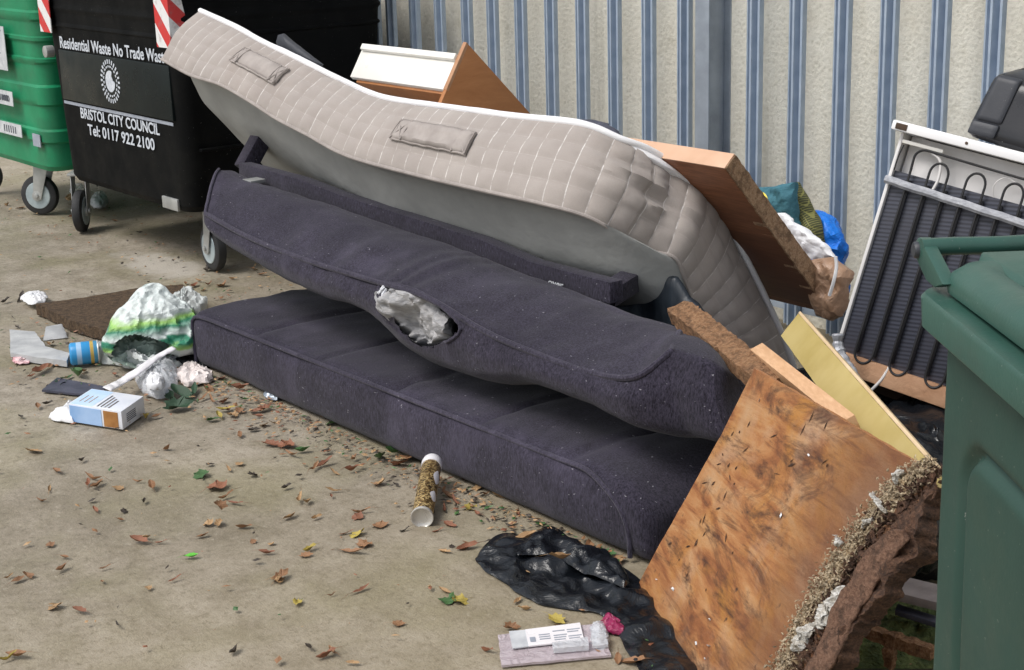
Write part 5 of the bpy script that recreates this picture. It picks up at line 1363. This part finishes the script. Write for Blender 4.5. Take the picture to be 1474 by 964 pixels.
# ================================================================== LEAVES
def leafmesh(kind, seed):
    r_ = random.Random(seed); pts = []
    if kind == 'maple': prof = [(0, -.45), (.12, -.30), (.33, -.30), (.30, -.14), (.42, .0), (.32, .10), (.30, .30), (.17, .30), (0, .55)]
    elif kind == 'oval': prof = [(0, -.5), (.16, -.3), (.24, 0), (.17, .28), (0, .5)]
    else: prof = [(0, -.5), (.06, -.3), (.10, 0), (.13, .2), (0, .5)]
    poly = prof + [(-x, y) for x, y in prof[-2:0:-1]]
    sub = []
    for i, (x, y) in enumerate(poly):
        x2, y2 = poly[(i + 1) % len(poly)]
        for k in range(3): sub.append((x + (x2 - x) * k / 3 + r_.uniform(-.03, .03), y + (y2 - y) * k / 3 + r_.uniform(-.03, .03)))
    cu, tw, fo = r_.uniform(.3, 1.1), r_.uniform(-.9, .9), r_.uniform(.3, 1.2); rows = []; vs = []
    def bend(x, y):
        z = fo * abs(x) + cu * (y * y) + tw * x * y + .06 * math.sin(9 * x + 7 * y + seed)
        return V((x * (1 - .32 * fo), y * (1 - .25 * cu), z))
    n = len(sub); fs = []
    for t in (1, .66, .33): vs += [bend(x * t, y * t) for x, y in sub]
    vs.append(bend(0, 0))
    for lv in range(2): fs += [(lv * n + i, lv * n + (i + 1) % n, (lv + 1) * n + (i + 1) % n, (lv + 1) * n + i) for i in range(n)]
    fs += [(2 * n + i, 2 * n + (i + 1) % n, 3 * n) for i in range(n)]
    # stalk
    b = len(vs); vs += [bend(0, -.5) + V((.012, 0, 0)), bend(0, -.5) - V((.012, 0, 0)), V((.06, -.85, .05)), bend(0, -.5) + V((0, 0, .02))]; fs += [(b, b + 1, b + 2), (b, b + 2, b + 3), (b + 1, b + 3, b + 2)]
    zmin_ = min(v.z for v in vs); vs = [V((v.x, v.y, v.z - zmin_)) for v in vs]
    me = mesh(vs, fs); me.polygons.foreach_set('use_smooth', [True] * len(me.polygons)); return me
protos = {}
LB = {'l_brown': ('brown withered leaf fallen on the bare concrete', 'brown fallen leaves'), 'l_rust': ('russet red withered leaf fallen on the bare concrete', 'russet fallen leaves'), 'l_tan': ('pale tan dried leaf fallen on the bare concrete', 'tan fallen leaves'),
      'l_yellow': ('yellow autumn leaf fallen on the concrete', 'yellow fallen leaves'), 'l_green': ('mid green leaf fallen on the concrete', 'green fallen leaves'), 'l_dark': ('large dark green leaf lying among the rubbish around the carton', 'dark green leaves by the carton'),
      'l_black': ('blackened decayed leaf on the concrete', 'decayed fallen leaves')}
def leaf(px, py, size, mat, kind=None, z=.001, label=None, rot=None, tilt=None):
    p = G(px, py); kind = kind or rnd.choice(['maple', 'oval', 'curl', 'curl', 'oval', 'maple']); vr = rnd.randint(0, 3); key = (kind, vr, mat)
    if key not in protos:
        me = leafmesh(kind, hash((len(kind), vr)) % 97); me.materials.append(M[mat]); protos[key] = me
    o = bpy.data.objects.new('fallen_leaf', protos[key]); COL.objects.link(o)
    o.location = (p.x, p.y, p.z + z); o.scale = (size * rnd.uniform(.75, 1.1), size, size * rnd.uniform(.3, .75))
    o.rotation_euler = (rnd.gauss(0, .18) if tilt is None else tilt, rnd.gauss(0, .18), rnd.uniform(0, 6.28) if rot is None else rot)
    if label: tag(o, label, 'leaf')
    else: tag(o, LB[mat][0], 'leaf', LB[mat][1])
    return o
man = [(133, 690, .07, 'l_yellow'), (140, 700, .06, 'l_brown'), (128, 697, .05, 'l_rust'), (70, 706, .06, 'l_yellow'), (60, 722, .05, 'l_brown'), (82, 680, .06, 'l_brown'), (137, 736, .05, 'l_rust'), (48, 650, .05, 'l_tan'),
       (290, 684, .06, 'l_green'), (330, 676, .055, 'l_yellow'), (345, 668, .04, 'l_tan'), (312, 702, .07, 'l_rust'), (325, 716, .07, 'l_brown'), (340, 725, .06, 'l_rust'), (318, 728, .05, 'l_yellow'), (300, 755, .05, 'l_tan'), (316, 755, .045, 'l_tan'), (292, 772, .045, 'l_brown'), (350, 760, .06, 'l_brown'),
       (220, 703, .05, 'l_brown'), (207, 724, .04, 'l_black'), (200, 780, .05, 'l_rust'), (232, 781, .045, 'l_rust'), (210, 775, .04, 'l_yellow'), (252, 834, .04, 'l_rust'), (405, 832, .05, 'l_brown'), (398, 836, .045, 'l_yellow'), (383, 797, .05, 'l_rust'), (446, 792, .05, 'l_yellow'), (440, 800, .04, 'l_brown'),
       (498, 768, .06, 'l_rust'), (515, 770, .05, 'l_yellow'), (505, 795, .08, 'l_yellow'), (525, 785, .06, 'l_brown'), (518, 851, .07, 'l_rust'), (645, 866, .055, 'l_green'), (640, 852, .04, 'l_yellow'), (662, 866, .05, 'l_yellow'), (572, 898, .05, 'l_brown'), (428, 868, .05, 'l_yellow'), (470, 945, .05, 'l_rust'), (480, 940, .05, 'l_brown'),
       (700, 938, .05, 'l_rust'), (735, 905, .05, 'l_brown'), (800, 893, .05, 'l_yellow'), (803, 903, .05, 'l_brown'), (912, 955, .06, 'l_yellow'), (890, 950, .05, 'l_brown'), (745, 866, .05, 'l_tan'), (755, 878, .045, 'l_tan'),
       (390, 640, .06, 'l_rust'), (412, 642, .06, 'l_rust'), (420, 655, .07, 'l_yellow'), (435, 650, .05, 'l_green'), (452, 675, .06, 'l_brown'), (468, 668, .06, 'l_rust'), (480, 680, .05, 'l_yellow'), (506, 678, .045, 'l_rust'), (478, 610, .06, 'l_green'), (465, 600, .045, 'l_yellow'), (548, 660, .085, 'l_green'), (565, 652, .06, 'l_green'), (560, 640, .06, 'l_rust'), (585, 660, .06, 'l_brown'), (575, 668, .05, 'l_rust'),
       (545, 696, .05, 'l_yellow'), (570, 698, .035, 'l_black'), (430, 720, .06, 'l_tan'), (442, 724, .05, 'l_tan'), (480, 707, .06, 'l_tan'), (418, 745, .05, 'l_tan'), (455, 746, .04, 'l_yellow'), (520, 738, .06, 'l_brown'), (515, 745, .04, 'l_rust'), (546, 757, .05, 'l_brown'), (596, 673, .05, 'l_brown'),
       (645, 715, .06, 'l_brown'), (655, 722, .06, 'l_rust'), (640, 735, .05, 'l_rust'), (678, 733, .06, 'l_yellow'), (690, 742, .05, 'l_rust'), (630, 765, .05, 'l_rust'), (648, 757, .045, 'l_rust'), (672, 790, .06, 'l_rust'), (676, 783, .04, 'l_yellow'), (640, 795, .04, 'l_yellow'),
       (668, 690, .05, 'l_brown'), (686, 704, .05, 'l_tan'), (700, 712, .05, 'l_brown'), (720, 715, .05, 'l_tan'), (745, 740, .05, 'l_rust'), (770, 748, .05, 'l_tan'), (778, 755, .05, 'l_green'), (848, 790, .05, 'l_brown'), (862, 797, .065, 'l_green'), (872, 800, .06, 'l_green'), (890, 810, .05, 'l_tan'),
       (325, 590, .07, 'l_yellow'), (315, 600, .07, 'l_yellow'), (335, 598, .06, 'l_yellow'), (345, 592, .05, 'l_yellow'), (305, 578, .06, 'l_brown'), (322, 578, .06, 'l_rust'), (350, 575, .05, 'l_green'), (305, 605, .055, 'l_green'), (368, 592, .05, 'l_rust'), (372, 600, .045, 'l_rust'), (380, 590, .05, 'l_rust'), (330, 555, .06, 'l_green'), (345, 560, .06, 'l_rust'), (318, 545, .05, 'l_rust'), (300, 560, .05, 'l_brown'),
       (380, 612, .04, 'l_tan'), (360, 615, .04, 'l_brown'), (210, 603, .06, 'l_yellow'), (225, 600, .04, 'l_brown'), (58, 535, .09, 'l_rust'), (45, 542, .05, 'l_rust'), (70, 528, .06, 'l_brown'), (95, 545, .09, 'l_green'), (112, 542, .09, 'l_green'), (105, 535, .07, 'l_green'), (88, 552, .07, 'l_dark'), (120, 535, .06, 'l_tan'), (165, 540, .05, 'l_rust'), (182, 545, .05, 'l_rust'), (130, 525, .06, 'l_green'),
       (245, 575, .12, 'l_dark'), (262, 570, .13, 'l_dark'), (280, 566, .12, 'l_dark'), (255, 588, .10, 'l_dark'), (292, 574, .07, 'l_brown'), (30, 430, .09, 'l_black'), (8, 434, .08, 'l_black'), (280, 412, .08, 'l_rust'), (300, 410, .07, 'l_rust'), (320, 412, .07, 'l_brown'), (288, 405, .06, 'l_tan'), (255, 412, .05, 'l_brown'), (335, 402, .05, 'l_tan'), (365, 388, .06, 'l_tan'), (378, 395, .05, 'l_brown'), (300, 388, .07, 'l_black'),
       (105, 312, .06, 'l_rust'), (90, 318, .05, 'l_tan'), (30, 300, .06, 'l_brown'), (10, 296, .06, 'l_tan'), (200, 335, .05, 'l_black'), (165, 318, .04, 'l_brown'), (80, 438, .05, 'l_brown'), (35, 520, .05, 'l_brown'), (20, 500, .04, 'l_green'), (40, 830, .045, 'l_brown'), (90, 820, .05, 'l_brown'), (80, 874, .05, 'l_tan'), (115, 880, .05, 'l_rust'), (25, 945, .07, 'l_brown'), (10, 950, .05, 'l_yellow'), (30, 600, .04, 'l_black'), (118, 664, .05, 'l_black')]
for (x, y, s, m) in man: leaf(x, y, s * 1.1 * rnd.uniform(.8, 1.25), rnd.choice(['l_tan', 'l_brown', 'l_yellow']) if m == 'l_yellow' and rnd.random() < .6 else m)
leaf(275, 802, .05, 'l_lime', 'oval', label='bright lime green oval leaf alone on the bare concrete', rot=-.6)
leaf(760, 803, .07, 'l_tan', 'oval', z=.052, label='tan leaf lying on the upper left of the black bag'); leaf(806, 834, .075, 'l_tan', 'oval', z=.052, label='tan leaf lying in the middle of the black bag')
cnt = 0
while cnt < 60:
    x, y = rnd.uniform(0, 900), rnd.uniform(395, 962)
    p = G(x, y)
    if (-4.85 < p.x < -2.4 and p.y > 2.33) or (680 < x and y > 750): continue
    if rnd.random() > .35 + .5 * (p.y > 1.95): continue
    leaf(x, y, rnd.uniform(.025, .05), rnd.choice(['l_brown', 'l_rust', 'l_tan', 'l_brown', 'l_black'])); cnt += 1
# tiny bits nobody could count
mb = MB(); r_ = random.Random(11); mats = [M['l_brown'], M['l_rust'], M['l_tan'], M['l_black'], M['l_green']]
for k in range(2600):
    z_ = r_.random()
    if z_ < .30: u, n = r_.uniform(-4.9, -2.55), 2.35 - abs(r_.gauss(0, .07))
    elif z_ < .55: u, n = r_.uniform(-9, -5.0), r_.uniform(2.8, 4.15)
    elif z_ < .75: u, n = r_.gauss(-4.9, .5), r_.gauss(2.35, .3)
    elif z_ < .85: u, n = r_.uniform(-2.4, -1.4), r_.uniform(1.9, 4)
    else: u, n = r_.uniform(-7.5, -2.2), r_.uniform(1.2, 3.2)
    if -4.76 < u < -2.5 and n > 2.352: continue
    s = r_.uniform(.003, .013); a_ = r_.uniform(0, 6.28); d1 = V((math.cos(a_), math.sin(a_), r_.uniform(-.2, .4))) * s; d2 = V((-math.sin(a_), math.cos(a_), r_.uniform(-.2, .4))) * s * r_.uniform(.25, .7); c = V((u, n, .006 + r_.uniform(0, .004)))
    mb.add([c - d1, c + d2, c + d1, c - d2, c + V((0, 0, s * .25))], [(0, 1, 4), (1, 2, 4), (2, 3, 4), (3, 0, 4)], r_.choice([0, 1, 2, 2, 3, 3, 0, 4]))
o = mb.build('leaf_litter', mats, smooth=False); o['kind'] = 'stuff'; o['label'] = 'scattered crumbs of broken leaves over the concrete'; o['category'] = 'leaf litter'
# ================================================================== LIGHT, CAMERA
w = bpy.data.worlds.new('World'); sc.world = w; w.use_nodes = True; nt = w.node_tree
sky = nt.nodes.new('ShaderNodeTexSky'); sky.sky_type = 'NISHITA'; sky.sun_disc = False
EL, AZ = 55, math.radians(192)   # sun direction: azimuth measured from +Y clockwise
sky.sun_elevation = math.radians(EL); sky.sun_rotation = AZ; sky.dust_density = 3; sky.air_density = 1.2; sky.ozone_density = .6
hs = nt.nodes.new('ShaderNodeHueSaturation'); hs.inputs['Saturation'].default_value = .45
nt.links.new(sky.outputs[0], hs.inputs['Color']); nt.links.new(hs.outputs[0], nt.nodes['Background'].inputs[0])
nt.nodes['Background'].inputs[1].default_value = .11
sl = bpy.data.lights.new('sun', 'SUN'); sl.energy = 1.5; sl.angle = math.radians(25); sl.color = (1, .975, .94)
so = bpy.data.objects.new('sun', sl); COL.objects.link(so)
d = V((math.sin(AZ) * math.cos(math.radians(EL)), math.cos(AZ) * math.cos(math.radians(EL)), math.sin(math.radians(EL))))
so.rotation_euler = d.to_track_quat('Z', 'Y').to_euler(); so.location = d * 20
cd = bpy.data.cameras.new('camera'); co = bpy.data.objects.new('camera', cd); COL.objects.link(co)
cd.sensor_fit = 'HORIZONTAL'; cd.sensor_width = 36; cd.lens = 36 * F / W; cd.clip_start = .05; cd.clip_end = 500
mw = RC.to_4x4(); mw.translation = CAM; co.matrix_world = mw
sc.camera = co
sc.view_settings.view_transform = 'Standard'; sc.view_settings.look = 'None'; sc.view_settings.gamma = 1
sc.view_settings.exposure = 0.45
sc.cycles.max_bounces = 8; sc.cycles.transparent_max_bounces = 12
